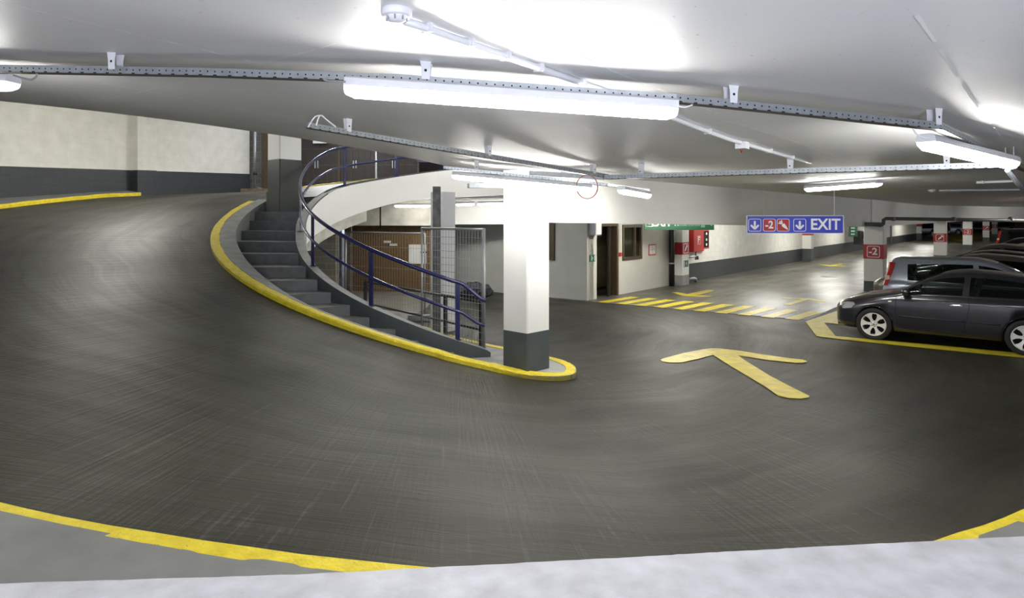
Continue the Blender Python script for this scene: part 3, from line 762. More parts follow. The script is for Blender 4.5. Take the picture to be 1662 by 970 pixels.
lamp((-2.6, 13.2, 4.64), (-1.9, 14.5, 4.64), 'added unseen lamp brightening the stair well, above the stair foot', clips=0)  # both well lamps are unseen additions that brighten the white inner face
lamp((-1.9, 15.6, 4.64), (-.5, 16.2, 4.64), 'added unseen lamp brightening the stair well, over its far side', clips=0)
def ctop(u, v, z): # point in direction (u,v) at height z
    Y = (H-z)*F/(v-HY); return Vector(((u-CX)/F*Y, Y, z))
Lz = 2.90
l1a = Vector((-.755, 2.93, 0)); l1b = Vector((.745, 2.96, 0))
lamp(under(562, 141, .175), under(1097, 178, .172), 'large lit fluorescent lamp hanging under the tray in the top centre')
lamp(under(1502, 230, .17), under(1643, 264, .19), 'lit fluorescent lamp under the bent tray at the top right')
_q = under(22, 134, .17); lamp(_q+Vector((-1.45, .12, .06)), _q, 'fluorescent lamp cut off by the left edge of the picture')
lamp(under(735, 284, .24), under(962, 305, .27), 'lit fluorescent lamp on the short tray left above the near pillar')
lamp(under(1008, 308, .28), under(1052, 316, .29), 'small lit lamp at the far end of the short tray')
lamp(dp(1309, 306, 11.9), dp(1428, 297, 10.2), 'lit fluorescent lamp on the ceiling above the blue EXIT sign')
lamp(dp(640, 333, 18.8), dp(699, 333, 18.9), 'lit lamp over the brown hoarding at the back of the well', clips=0)
lamp(dp(740, 331, 18.2), dp(770, 330, 18.1), 'lit lamp end seen right of the thin white pillar', clips=0)
lamp(dp(775, 330, 18.0), dp(824, 329, 17.9), 'lit lamp partly hidden by the near white pillar', clips=0)
# assumed unseen lamps of the aisle behind the beam, high under its ceiling, and of the landing above
for k, (tt, lb) in enumerate([(1.2, 'nearest assumed aisle lamp behind the white beam, above the doorway'), (9, 'assumed aisle lamp behind the beam beside the red hose cabinet'), (18, 'assumed aisle lamp hidden behind the beam, over the first floor arrow'), (28, 'assumed unseen aisle lamp over the far floor arrow'), (39, 'assumed unseen aisle lamp beyond the numbered column'), (52, 'far assumed aisle lamp near the end of the long wall')]):
    q = W0+A*tt-nA*1.4; lamp(Vector((q.x, q.y, 2.74)), Vector((q.x+B.x*1.5, q.y+B.y*1.5, 2.74)), lb, clips=0, tm=M_tube2)
for k, (tt, lb) in enumerate([(4, 'added unseen lamp above the parked cars, nearest to the numbered column'), (16, 'added unseen lamp above the middle of the parked row'), (30, 'added unseen lamp high over the far end of the parked row'), (48, 'most distant added unseen lamp over the parking row')]):  # out-of-frame lamps added to brighten the parking side of the hall
    q = Vector((14.5, 17.2, 2.80))+A*tt; lamp(q, q+B*1.5, lb, clips=0, tm=M_tube2)
for k, (x, y, z, lb) in enumerate([(-9.6, 14.6, 5.0, 'assumed unseen lamp under the upper ramp near the left wall'), (-6.6, 19.6, 5.8, 'assumed unseen lamp over the upper landing behind the stairhead column'), (-2.5, 20.5, 5.8, 'assumed unseen lamp over the far side of the helical ramp')]):
    lamp((x, y, z), (x+.9, y+1.2, z), lb, clips=0, tm=M_tube2)
for x, y, lb in ((2.2, -1.3, 'added unseen lamp behind the viewpoint to the right'), (-3.6, -.9, 'added unseen lamp behind the viewpoint to the left')):  # unseen pair added to brighten the near ceiling
    lamp((x, y, ceil_at(x, y)-.12), (x+1.5, y-.1, ceil_at(x+1.5, y)-.12), lb)

# --- perforated cable trays ------------------------------------------------------
def tray(pts, label, brackets, face=-1, hh=.048, ww=.06, sp=.045, holes=True):
    t = thing('cable_tray', label, 'cable tray', tuple(pts[0])); P = [Vector(p) for p in pts]
    N = []
    for i in range(len(P)):
        a = P[max(0, i-1)]; b = P[min(len(P)-1, i+1)]; d = b-a; d.z = 0; d.normalize(); N.append(Vector((d.y, -d.x, 0)))
    for i in range(len(P)-1):
        a, b = P[i], P[i+1]; m = MB(); d = (b-a).normalized(); na, nb = N[i], N[i+1]
        for s in (1, -1):
            m.sweep([[q+n_*s*ww/2, q+n_*s*ww/2+Z*hh, q+n_*s*(ww/2-.003)+Z*hh, q+n_*s*(ww/2-.003)] for q, n_ in ((a, na), (b, nb))], M_galv)
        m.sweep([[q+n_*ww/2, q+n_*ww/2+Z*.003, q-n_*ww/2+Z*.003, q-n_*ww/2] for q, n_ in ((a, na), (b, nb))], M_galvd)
        L = (b-a).length; k = int(L/sp); nn = (na+nb).normalized()
        for s in ((1, -1) if holes else ()):
            for j in range(k):
                f_ = (j+.5)/k; q = a.lerp(b, f_)+(na.lerp(nb, f_))*s*(ww/2+.0012); r = .0052
                m.poly([q+Z*(hh*.56)+d*r*math.cos(x_)+Z*r*math.sin(x_) for x_ in [math.pi*2*w_/8 for w_ in range(8)]], M_hole)
                if j % 2 == 0: m.poly([q+Z*.001-d*.012, q+Z*.001+d*.012, q+Z*.008+d*.010, q+Z*.008-d*.010], M_hole)
        m.build('tray_section', t)
    for br in brackets:
        k, f_ = br; q = P[k].lerp(P[k+1], f_); d = (P[k+1]-P[k]).normalized(); n_ = Vector((d.y, -d.x, 0)).normalized(); top = ceil_mesh(q.x, q.y)
        m = MB(); zt = top-q.z+.01
        for s in (-1, 1):
            m.sweep([[q+n_*(s*.03+o_)+d*a_+Z*b_ for a_, b_ in ((-.022, hh*.6), (.022, hh*.6), (.024, hh+.045), (.032, zt), (-.032, zt), (-.024, hh+.045))] for o_ in (0, .004)], M_plw)
        m.box(q+Z*(zt-.004), (.075, .07, .006), M_plw, x=d)
        m.lathe([(.0001, 0), (.008, 0)], M_hole, q+n_*(.0352)+Z*(hh+.03), n_, 10); m.lathe([(.0001, 0), (.008, 0)], M_hole, q-n_*(.0312)+Z*(hh+.03), -n_, 10)
        m.build('bracket', t)
    return t
# tray rims measured at the lower edge
T1 = [under(0, 118, .125)+Vector((-1.1, .10, .05))]+[under(u, v, .125) for u, v in ((0, 118), (325, 124), (647, 135), (1095, 167), (1305, 188), (1522, 211))]+[under(1662, 277, .16), under(1675, 281, .17)]
tray(T1, 'long perforated cable tray crossing the whole ceiling above the big lamp', [(1, .60), (3, .10), (4, .42), (5, .97), (6, .75)], hh=.044)
T2 = [under(498, 208, .15), under(760, 252, .15), under(985, 289, .15)]
tray(T2, 'perforated tray slanting from open cable ends to the tray junction', [(0, .22), (1, .12), (1, .88)], hh=.05)
T3 = [under(985, 291, .17), under(1310, 281, .17), under(1625, 273, .19)]
tray(T3, 'perforated tray running from the junction to the right edge lamp', [(0, .20), (0, .93), (1, .75)], hh=.055, ww=.13)
T4 = [under(720, 274, .19), under(985, 302, .22), under(1052, 311, .24)]
tray(T4, 'short lower tray carrying a lamp above the near pillar', [(0, .2), (0, .73)], hh=.04)
m = thing('cable_tray', 'short tray stub behind the lower tray next to the pillar head', 'cable tray', tuple(dp(760, 300, 9.0)))
mm_ = MB(); a, b = dp(760, 301, 9.0), dp(840, 301, 9.4); d = (b-a).normalized(); mm_.box((a+b)/2, ((b-a).length, .06, .06), M_galv, x=d); mm_.build('tray_section', m)
mm_ = MB(); mm_.box(((a+b)/2)+Z*-.033, ((b-a).length, .05, .004), M_galvd, x=d); mm_.build('tray_floor', m)
m = thing('cable_tray', 'dim tray running back above the short tray towards the junction', 'cable tray', tuple(dp(870, 281, 9.5)))
mm_ = MB(); a, b = dp(860, 280, 9.0), dp(980, 288, 8.6); d = (b-a).normalized(); mm_.box((a+b)/2, ((b-a).length, .07, .05), M_galv, x=d); mm_.build('tray_section', m)
mm_ = MB(); mm_.box(((a+b)/2)+Z*-.028, ((b-a).length, .06, .004), M_galvd, x=d); mm_.build('tray_floor', m)

# --- cables ------------------------------------------------------------------------
def cable(pts, r, mm, label, cat='cable'): 
    m = MB(); m.tube(cat_path([Vector(p) for p in pts], 6), r, mm, n=8); return tag(m.build('cable'), label, cat)
cable([dp(22, 122, 3.55), dp(35, 126, 3.55), dp(50, 129, 3.56), dp(58, 125, 3.56), dp(60, 119, 3.56)], .005, M_plg, 'grey flex looping from the left edge lamp up to the tray')
cable([dp(562, 133, 3.38), dp(548, 132, 3.38), dp(530, 131, 3.38), dp(524, 127, 3.38)], .005, M_plg, 'grey flex between the big lamp and the long tray')
cable([dp(1482, 209, 3.6), dp(1488, 218, 3.6), dp(1500, 224, 3.6), dp(1508, 224, 3.6)], .005, M_plw, 'pale flex feeding the top right lamp from the tray')
cable([dp(1100, 172, 3.4), dp(1112, 174, 3.4), dp(1124, 170, 3.4)], .004, M_plw, 'short pale flex at the right end of the big lamp')
cc = dp(953, 303, 7.4); m = MB(); m.tube([cc+Vector((.125*math.cos(a), .03*math.cos(a), .135*math.sin(a))) for a in [2*math.pi*i/28 for i in range(28)]], .006, mat('copper red cable', (.35, .13, .09), .5), n=6, closed=True)
tag(m.build('cable_loop'), 'thin copper-red cable hanging in a loop under the tray junction', 'cable')
for i, (u1, v1, lb) in enumerate([(500, 206, 'white cable end drooping to the tip of the slanting tray'), (513, 204, 'middle white cable end hanging from the ceiling hole'), (545, 206, 'right-hand white cable end curving into the slanting tray')]):
    Yc = 5.35; cable([dp(522, 187, Yc), dp((522+u1)/2, 190 if i < 2 else 197, Yc), dp(u1, v1, Yc)], .006, M_plw, lb)

# smoke detectors and conduits
def detector(p, r, label):
    t = thing('smoke_detector', label, 'smoke detector', tuple(p)); p = Vector(p)
    m = MB(); m.lathe([(.0001, 0), (r, 0), (r*1.02, -.008), (r, -.026), (r*.92, -.032), (.0001, -.032)], M_plw, p, (0, 0, 1), 28); m.build('base', t)
    m = MB(); m.lathe([(r*.72, -.032), (r*.62, -.046), (r*.35, -.056), (.0001, -.058)], M_plw, p, (0, 0, 1), 20); m.build('sensor_head', t)
    m = MB()
    for k in range(8):
        a = k*math.pi/4; m.box(p+Vector((r*.66*math.cos(a), r*.66*math.sin(a), -.040)), (.006, .006, .02), M_plg)
    m.build('vent_ribs', t); return t
sd0 = ceil_hit(644, 14); detector(sd0, .062, 'white smoke detector fixed on the ceiling at the top centre')
sd1 = Vector((0, 0, 0)); sp_ = dp(1512, 306, 14.0); sp_.z = ceil_mesh(sp_.x, sp_.y); detector(sp_, .07, 'distant white smoke detector at the left end of the thin right conduit')
def conduit(pts, r, label, clips, box_at=None):
    t = thing('white_conduit', label, 'conduit', tuple(pts[0])); P = [Vector(p) for p in pts]; P2 = []
    for a, b in zip(P[:-1], P[1:]):
        for k in range(12):
            q = a.lerp(b, k/12); P2.append(Vector((q.x, q.y, ceil_mesh(q.x, q.y)-r-.004)))
    q = P[-1]; P2.append(Vector((q.x, q.y, ceil_mesh(q.x, q.y)-r-.004)))
    m = MB(); m.tube(P2, r, M_plw, n=10); m.build('tube', t)
    for f_ in clips:
        i = min(len(P2)-2, int(f_*len(P2))); d = (P2[i+1]-P2[i]).normalized(); m = MB(); m.box(P2[i]+Z*.003, (.016, r*3.4, r*2+.006), M_plw, x=d); m.build('clip', t)
    if box_at is not None:
        i = int(box_at*len(P2)); m = MB(); d = (P2[i+1]-P2[i]).normalized(); m.box(P2[i]-Z*.02, (.11, .09, .06), M_plw, x=d); bx = m.build('junction_box', t)
        m = MB(); m.tube([P2[i]-Z*.05-d*.05, P2[i]-Z*.085-d*.02, P2[i]-Z*.05+d*.01], .004, M_red, n=5); m.build('loose_wire', bx)
    return t
conduit([ceil_hit(656, 24), ceil_hit(985, 143), ceil_hit(1315, 264)], .018, 'white conduit running diagonally over the ceiling from the smoke detector', (.05, .12, .2, .3, .42, .55, .66, .8, .9), .74)
a = dp(1525, 309, 14); b = dp(1700, 309, 13.6); conduit([a, b], .018, 'thin white conduit along the ceiling at the right edge', (.2, .6))
a = dp(1585, 296, 11); b = dp(1650, 295, 10.6); conduit([a, b], .022, 'short white pipe on the ceiling behind the right edge lamp', (.2,))
m = MB(); m.tube([dp(1635, 276, 5.1), dp(1668, 318, 5.3)], .017, M_galv); tag(m.build('steel_conduit'), 'steel conduit slanting down past the right edge of the picture', 'conduit')

# --- signs -------------------------------------------------------------------------
sY = 13.2; s0 = dp(1212, 379, sY); s1 = dp(1369.5, 379, sY); sw = s1.x-s0.x; sh = 29.5/F*sY
sg = thing('hanging_sign', 'blue hanging sign reading EXIT with arrows, -2 and a carrot', 'sign', tuple(s0+(s1-s0)/2))
fr = Frame((s0.x, sY, s0.z), Vector((1, 0, 0)), Z)
flat(fr, rect(sw/2, sh/2, sw, sh), -.05, -.003, M_signw).build('sign_frame', sg)
flat(fr, rect(sw/2, sh/2, sw-.03, sh-.025), -.003, 0, M_signb).build('panel', sg)
px = sw/157.5
m = MB()
for cx_, mmm in ((13, None), (36.5, M_signr), (59, M_signr), (86, None)):
    if mmm: flat(fr, rrect(cx_*px, sh*.47, 19*px, 19.5*px, 2.6*px), 0, .002, mmm, m)
m.build('red_tile', sg)
m = MB()
for cx_ in (13, 36.5, 59, 86): ring(fr, cx_*px, sh*.47, 20.5*px, 20.5*px, 3.2*px, .8*px, 0, .005, M_signw, m)
arrow_down(fr, 13*px, sh*.47, 15*px, .001, M_signw, m); arrow_down(fr, 86*px, sh*.47, 15*px, .001, M_signw, m)
carrot(fr, 60*px, sh*.45, 19*px, .003, M_signw, m, 1); m.build('pictograms', sg)
text(fr, '-2', 36.5*px, sh*.47, 17*px, .002, M_signw, 'number', sg, bold=.006, sx=.95)
text(fr, 'EXIT', 127.5*px, sh*.485, 25*px, .001, M_signw, 'lettering', sg, bold=.007, sx=.95)
zt_ = ceil_at(s1.x, sY)
for u_ in (1240, 1354):
    q = dp(u_, 350, sY+.02); m = MB(); m.tube([q, Vector((q.x, q.y, zt_))], .005, M_plw, n=6); m.build('hanging_wire', sg)
# green exit sign beyond the beam
gY = 19.6; s0 = dp(1046, 373, gY); s1 = dp(1159, 373, gY); gw = s1.x-s0.x; gh = .40
gs = thing('hanging_sign', 'dark green EXIT sign half hidden behind the bottom of the white beam', 'sign', tuple(s0+(s1-s0)/2))
fr = Frame((s0.x, gY, s0.z), Vector((1, 0, 0)), Z)
flat(fr, rect(gw/2, gh/2, gw, gh), -.06, 0, M_green).build('panel', gs)
flat(fr, rect(gw/2, .025, gw, .05), 0, .004, M_greend).build('bottom_trim', gs)
text(fr, 'EXIT', gw*.245, gh*.52, .30, .001, M_signw, 'lettering', gs, bold=.010)
text(fr, 'CENTRAL STATION', gw*.62, gh*.36, .085, .001, mat('dull sign grey', (.3, .36, .32), .6), 'small_lettering', gs)
m = MB(); ring(fr, gw*.07, gh*.55, .24, .24, .03, .012, 0, .004, M_signw, m); arrow_down(fr, gw*.07, gh*.6, .16, .001, M_signw, m); m.build('pictograms', gs)
m = MB(); dull = mat('dull sign white', (.4, .45, .42), .6)
for k in range(3): flat(fr, rect(gw*(.82+.02*k), gh*.45, .02, .2), .001, .004, dull, m)
flat(fr, [(gw*.43, gh*.3), (gw*.445, gh*.3), (gw*.46, gh*.6), (gw*.475, gh*.3), (gw*.49, gh*.3), (gw*.465, gh*.75), (gw*.455, gh*.75)], .001, .004, dull, m)
flat(fr, [(gw*.92, gh*.6), (gw*.96, gh*.3), (gw*.975, gh*.33), (gw*.935, gh*.65)], .001, .004, dull, m)
m.build('emblems', gs)
m = MB()
for f_ in (.1, .9): q = fr.p(gw*f_, gh, -.03); m.tube([q, Vector((q.x, q.y, 2.86))], .006, M_plg, n=6)
m.build('hanging_rods', gs)

# things on the plaster wall beside the doorway -------------------------------------
nW = -nA   # out of the wall, to the aisle
def wfr(t, z, off=0.0): q = W0+A*t+nW*off; return Frame((q.x, q.y, z), A, Z)
def running(fr, w_, h_, label, flip=1):
    t = thing('exit_route_sign', label, 'sign', tuple(fr.p(0, 0)))
    flat(fr, rect(0, 0, w_, h_), -.004, .006, M_green).build('panel', t); m = MB(); k = h_*flip
    flat(fr, rect(-w_*.36*flip, 0, w_*.10, h_*.8), .006, .009, M_signw, m)
    for pts in ([(.22, .30), (.30, .30), (.30, .40), (.22, .40)], [(.16, .02), (.27, .04), (.30, .26), (.18, .24)], [(.16, .02), (.22, .0), (.12, -.18), (.0, -.22), (.02, -.28), (.16, -.22)],
                [(.24, .02), (.30, .0), (.36, -.2), (.30, -.38), (.24, -.36), (.28, -.2)], [(.17, .2), (.02, .12), (.04, .06), (.18, .14)], [(-.18, .04), (.0, .04), (.0, -.02), (-.18, -.02)]):
        flat(fr, [(a*k, b*h_) for a, b in pts], .006, .009, M_signw, m)
    m.build('pictogram', t); return t
running(wfr(.27, 1.18, .01), .30, .19, 'green running-man sign on the plaster corner left of the doorway', -1)
q = W0+A*.27+nW*.11; m = MB(); eb = thing('electrical_box', 'grey electrical box on the plaster corner above the running-man sign', 'box', (q.x, q.y, 1.9))
m.box((q.x, q.y, 2.02), (.34, .20, .36), mat('pale grey enamel', (.45, .47, .5), .4), x=A); m.build('casing', eb)
m = MB(); q2 = W0+A*.27+nW*.215; m.box((q2.x, q2.y, 2.02), (.30, .012, .32), M_plw, x=A); m.build('cover', eb)
cpt = thing('alarm_call_point', 'small red alarm call point at the end of a white conduit by the doorway', 'alarm', tuple(wfr(1.84, 1.25).p(0, 0)))
fr = wfr(1.83, 1.22, .0); flat(fr, rect(0, 0, .10, .12), 0, .05, M_red).build('case', cpt)
m = MB(); m.tube([fr.p(-.01, .06, .02), fr.p(-.01, 1.2, .02)], .009, M_plw, n=8); m.build('conduit', cpt)
fr = wfr(3.95, 1.28, .0); fp = thing('evacuation_plan', 'framed evacuation plan with a red border on the plaster wall', 'notice', tuple(fr.p(0, 0)))
flat(fr, rect(0, 0, .50, .36), 0, .015, M_red).build('frame', fp); flat(fr, rect(0, 0, .42, .29), .015, .018, M_paper).build('sheet', fp)
m = MB(); flat(fr, rect(0, 0, .3, .012), .018, .02, M_plg, m); flat(fr, rect(-.02, 0, .012, .22), .018, .02, M_plg, m); flat(fr, rect(.05, .05, .14, .01), .018, .02, M_plg, m); m.build('plan_lines', fp)
# black downpipe and pillar
dpp = thing('down_pipe', 'thick black downpipe beside the white wall pillar', 'pipe', tuple(W0+A*5.12))
q = W0+A*5.12+nW*.14; m = MB(); m.tube([(q.x, q.y, 0.0), (q.x, q.y, 2.86)], .095, M_black, n=14); m.build('tube', dpp)
for zz in (.75, 1.95):
    m = MB(); m.tube([(q.x, q.y, zz), (q.x, q.y, zz+.05)], .108, M_galv, n=14); m.build('clamp', dpp)
pc_ = W0+A*5.72+nW*.12
wp = thing('wall_pillar', 'narrow white wall pillar with bare grey foot and red carrot sign', 'pillar', (pc_.x, pc_.y, 0))
m = MB(); m.box((pc_.x, pc_.y, 1.6), (.55, .5, 2.52), M_white, x=A); m.build('shaft', wp)
m = MB(); m.box((pc_.x, pc_.y, .17), (.556, .506, .36), M_conc, x=A); m.build('bare_foot', wp)
frp = Frame(tuple(W0+A*5.44+nW*.37+Z*1.28), -nW, Z)   # face looking back along the wall
frq = Frame(tuple(W0+A*5.44+nW*.375+Z*0), A, Z)
m = MB(); m.box((pc_.x, pc_.y, 1.27), (.566, .516, .42), M_redc, x=A); m.build('red_band', wp)
fr = Frame(tuple(W0+A*5.72+nW*.378+Z*1.27), A, Z); m = MB(); ring(fr, 0, 0, .40, .34, .04, .02, 0, .008, M_signw, m); carrot(fr, 0, 0, .28, .004, M_signw, m, -1); m.build('carrot_emblem', wp)
fr = Frame(tuple(W0+A*5.435+nW*.12+Z*1.27), nA*-1*-1*-1, Z)
running(Frame(tuple(W0+A*5.75+nW*.372+Z*.74), A, Z), .34, .22, 'green running-man sign low on the narrow wall pillar', 1)
# red hose cabinet, extinguisher box
q = W0+A*6.95+nW*.17
hc = thing('fire_hose_cabinet', 'large red fire hose cabinet hung on the white wall under the green sign', 'cabinet', (q.x, q.y, 1.1))
m = MB(); m.box((q.x, q.y, 1.6), (.92, .30, .98), M_red, x=A); m.build('casing', hc)
m = MB(); q2 = W0+A*6.95+nW*.325; m.box((q2.x, q2.y, 1.6), (.88, .014, .94), M_red, x=A); dr = m.build('door', hc)
fr = Frame(tuple(W0+A*6.95+nW*.333+Z*1.52), A, Z); m = MB(); ring(fr, 0, 0, .26, .3, .02, .014, 0, .003, M_signw, m)
flat(fr, [(-.07, -.1), (-.03, -.1), (-.03, 0), (.05, 0), (.05, .04), (-.03, .04), (-.03, .08), (.08, .08), (.08, .12), (-.07, .12)], 0, .003, M_signw, m); m.build('hose_emblem', hc)
m = MB(); q3 = W0+A*6.8+nW*.2; m.tube([q3-A*.75+Z*.93, q3+Z*.93, q3+A*.18+Z*.93], .03, M_galv, n=8); m.tube([q3+A*.18+Z*1.12, q3+A*.18+Z*.80], .035, M_galv, n=8); m.lathe([(.0001, 0), (.07, 0), (.07, .03), (.0001, .03)], M_steel, q3+A*.18+nW*.06+Z*.88, nW, 14); m.build('valve_pipe', hc)
q = W0+A*7.85+nW*.12
eb = thing('extinguisher_box', 'narrow red extinguisher box with dark glass front beside the hose cabinet', 'cabinet', (q.x, q.y, 1.2))
m = MB(); m.box((q.x, q.y, 1.53), (.55, .22, .72), M_red, x=A); m.build('casing', eb)
m = MB(); q2 = W0+A*7.85+nW*.235; m.box((q2.x, q2.y, 1.53), (.42, .012, .60), M_glassw, x=A); m.build('glass_front', eb)
m = MB(); fr = Frame(tuple(W0+A*7.85+nW*.243+Z*1.53), A, Z); 
for zz in (.2, -.02, -.2): flat(fr, rrect(0, zz, .12, .09, .03), 0, .004, M_paper, m)
m.build('labels', eb)
m = MB(); q = W0+A*6.15+nW*.28; m.tube([(q.x, q.y, .16), tuple(q+A*.5+Z*.16), tuple(q+A*.62+Z*.13), tuple(q+A*.64+Z*.0)], .055, M_galv, n=10); tag(m.build('floor_pipe'), 'bent steel pipe low on the dark skirting beside the wall pillar', 'pipe')
# pilasters farther along the wall
def pilaster(t, label, red_z=1.6, emb=True):
    q = W0+A*t+nW*.22; p_ = thing('wall_pilaster', label, 'pillar', (q.x, q.y, 0))
    m = MB(); m.box((q.x, q.y, 1.76), (.5, .44, 2.2), M_white, x=A); m.build('shaft', p_)
    m = MB(); m.box((q.x, q.y, .33), (.508, .448, .66), M_dark, x=A); m.build('painted_base', p_)
    m = MB(); m.box((q.x, q.y, red_z), (.514, .454, .45), M_redc, x=A); m.build('red_band', p_); return p_
pilaster(21.6, 'white wall pilaster with red band seen below the blue EXIT sign')
pilaster(33.5+30, 'white pilaster with red band where the long wall ends')
pilaster(38.5, 'white pilaster with red band just right of the numbered column', 1.6)
fr = Frame(tuple(W0+A*22.2+nW*.02+Z*.8), A, Z); running(Frame(tuple(W0+A*22.5+nW*.02+Z*.95), A, Z), .5, .3, 'green sign on the white wall beside the pilaster')
q = W0+A*30.6+nW*.6; m = MB(); m.box((q.x, q.y, 1.55), (.05, .5, .9), M_greend, x=A); vs_ = thing('green_sign', 'tall dark green sign sticking out from the wall right of the blue sign', 'sign', (q.x, q.y, 1.1)); m.build('panel', vs_)
fr = Frame(tuple(q-A*.03+Z*1.55), Vector((nA.x*-1, nA.y*-1, 0)), Z); m = MB()
for k in range(4): flat(fr, rect(0, .3-.2*k, .22, .08), -.002, .004, dull, m)
m.build('pictograms', vs_)
q = W0+A*33+nW*.45; sk = thing('wall_fan', 'black box with a round horn fixed on the far white wall', 'fan', (q.x, q.y, 1.0))
m = MB(); m.box((q.x, q.y, .98), (.9, .42, .88), M_black, x=A); m.build('casing', sk)
m = MB(); q2 = q+nW*.2+A*.5; m.lathe([(.0001, 0), (.24, 0), (.26, .3), (.2, .36), (.0001, .36)], M_black, (q2.x, q2.y, 1.1), (A*.8+nW*.4), 16); m.build('horn', sk)
m = MB(); q2 = W0+A*48+nW*.06; m.box((q2.x, q2.y, 1.1), (.12, .1, 2.0), M_plg, x=A); tag(m.build('down_pipe'), 'thin dark pipe on the far white wall before its end', 'pipe')

# overhead pipes by the numbered column
pp = thing('overhead_pipe', 'grey overhead pipe with elbows running right from the numbered column', 'pipe', tuple(dp(1434, 356, 20)))
m = MB(); m.tube([dp(1405, 363.5, 20), dp(1430, 365.5, 20), dp(1434, 363, 20), dp(1434, 357, 20), dp(1438, 354.5, 20), dp(1548, 356, 20), dp(1700, 358, 20)], .055, mat('grey pipe', (.12, .13, .12), .5), n=10); m.build('tube', pp)
for u_ in (1450, 1548, 1640):
    m = MB(); m.tube([dp(u_, 355.2, 20)-Vector((.03, 0, 0)), dp(u_, 355.2, 20)+Vector((.03, 0, 0))], .07, M_plg, n=10); m.build('coupling', pp)
m = MB(); m.tube([dp(1394, 362, 20.1), dp(1406, 362.5, 20.1), dp(1434, 363, 20.1)], .04, M_plg, n=8); m.build('branch', pp)

# --- floor markings ---------------------------------------------------------------------
def mark(name, pts, label, cat, group=None, z=.012, sm=False):
    P = [gp(u, v, z) for u, v in pts]; m = MB(); m.prism([(p.x, p.y) for p in P], z-.004, z, M_mark); return tag(m.build(name), label, cat, group)
def cz(ox, oy, pts, s=4.155): return [(ox+a/s, oy+b/s) for a, b in pts]
mark('floor_arrow', cz(1050, 450, [(92, 553), (110, 546), (250, 508), (380, 484), (430, 477), (490, 478), (600, 490), (780, 518), (960, 544), (1050, 553), (1078, 562), (1078, 568), (1050, 574), (1000, 574), (820, 556), (612, 524), (680, 570), (830, 662), (960, 730), (1060, 780), (1096, 797), (1090, 808), (1040, 815), (960, 812), (885, 796), (800, 735), (640, 640), (555, 590), (500, 555), (447, 521), (350, 547), (235, 572), (150, 572), (100, 563)]),
     'large yellow arrow painted on the ramp floor in the foreground', 'arrow')
mark('floor_arrow', cz(1050, 450, [(165, 99), (205, 99), (270, 112), (405, 84), (450, 86), (448, 92), (330, 120), (435, 124), (430, 129), (330, 127), (245, 124)]), 'yellow arrow beyond the zebra bars, nearer the wall', 'arrow')
mark('floor_arrow', cz(1050, 450, [(905, 136), (1090, 139), (1208, 158), (1205, 164), (1160, 163), (1088, 150), (970, 186), (920, 184), (1040, 146), (905, 140)]), 'yellow arrow just beyond the zebra bars, nearer the cars', 'arrow')
mark('floor_arrow', cz(1190, 330, [(835, 598), (860, 598), (960, 606), (1040, 590), (1078, 590), (1075, 600), (1010, 610), (1110, 614), (1108, 618), (950, 616)], 6.0625), 'small far yellow arrow near the numbered column', 'arrow')
z0_ = gp(970, 489.5, .012); stp = (gp(1233.8, 513.3, .012)-z0_)/8
bar_d = gp(1024, 480.8, .012)-z0_
for k in range(0, 10):
    a = z0_+stp*k; b = a+bar_d; wv = B*.30
    m = MB(); m.prism([(p.x, p.y) for p in (a, a+wv, b+wv, b)], .008, .012, M_mark)
    tag(m.build('zebra_bar'), 'yellow slanting bar of the zebra strip painted across the aisle entrance', 'floor marking', 'yellow zebra bars across the aisle entrance')
mark('parking_line', [(1307, 521), (1325, 519), (1335, 520), (1356, 545), (1500, 558), (1662, 573), (1800, 586), (1800, 594), (1662, 580), (1500, 564), (1357, 549), (1325, 545)], 'yellow parking bay line passing in front of the dark near car', 'floor marking')
mark('parking_hatch', [(1309, 521), (1362, 503), (1420, 515), (1400, 530), (1336, 523)], 'yellow painted corner patch under the nose of the dark car', 'floor marking', z=.0095)
mark('floor_line', [(1480, 381), (1570, 377), (1640, 380), (1560, 392), (1530, 386)], 'far yellow painted floor patch beyond the carrot column', 'floor marking')
m = MB(); q = gp(1345, 449); m.lathe([(.0001, .012), (.28, .012), (.3, .0)], M_plg, (q.x, q.y, .003), (0, 0, 1), 24); tag(m.build('drain_cover'), 'small round dark drain cover in the aisle floor', 'drain cover')

# ================================================================== CARS
def carpaint(name, col, rough=.25, metal=.3): return mat(name, col, rough, metal, coat=.8)
M_tyre = mat('tyre rubber', (.012, .012, .012), .8); M_alloy = mat('alloy wheel', (.74, .72, .66), .35, .3); M_under = mat('underbody', (.006, .006, .006), .9)
M_seam = mat('panel gap', (.004, .004, .004), .8); M_chrome = mat('chrome', (.7, .7, .7), .12, 1); M_trim = mat('black trim', (.015, .015, .016), .4)
M_lens = mat('headlamp lens', (.35, .36, .36), .08, .2, coat=1); M_tail = mat('red tail lens', (.38, .012, .012), .12, coat=1); M_amber = mat('indicator', (.7, .62, .5), .2)
M_seat = mat('seat fabric', (.03, .03, .033), .9); M_plate = mat('number plate', (.6, .6, .55), .5)
def glass_mat():
    m = bpy.data.materials.new('car glass'); m.use_nodes = True; nt = m.node_tree; b = nt.nodes['Principled BSDF']
    b.inputs['Base Color'].default_value = (.006, .008, .008, 1); b.inputs['Roughness'].default_value = .03
    tr = nt.nodes.new('ShaderNodeBsdfTransparent'); tr.inputs[0].default_value = (.62, .68, .66, 1)
    mx = nt.nodes.new('ShaderNodeMixShader'); mx.inputs[0].default_value = .38
    nt.links.new(tr.outputs[0], mx.inputs[1]); nt.links.new(b.outputs[0], mx.inputs[2]); nt.links.new(mx.outputs[0], nt.nodes['Material Output'].inputs[0]); return m
M_glass = glass_mat()
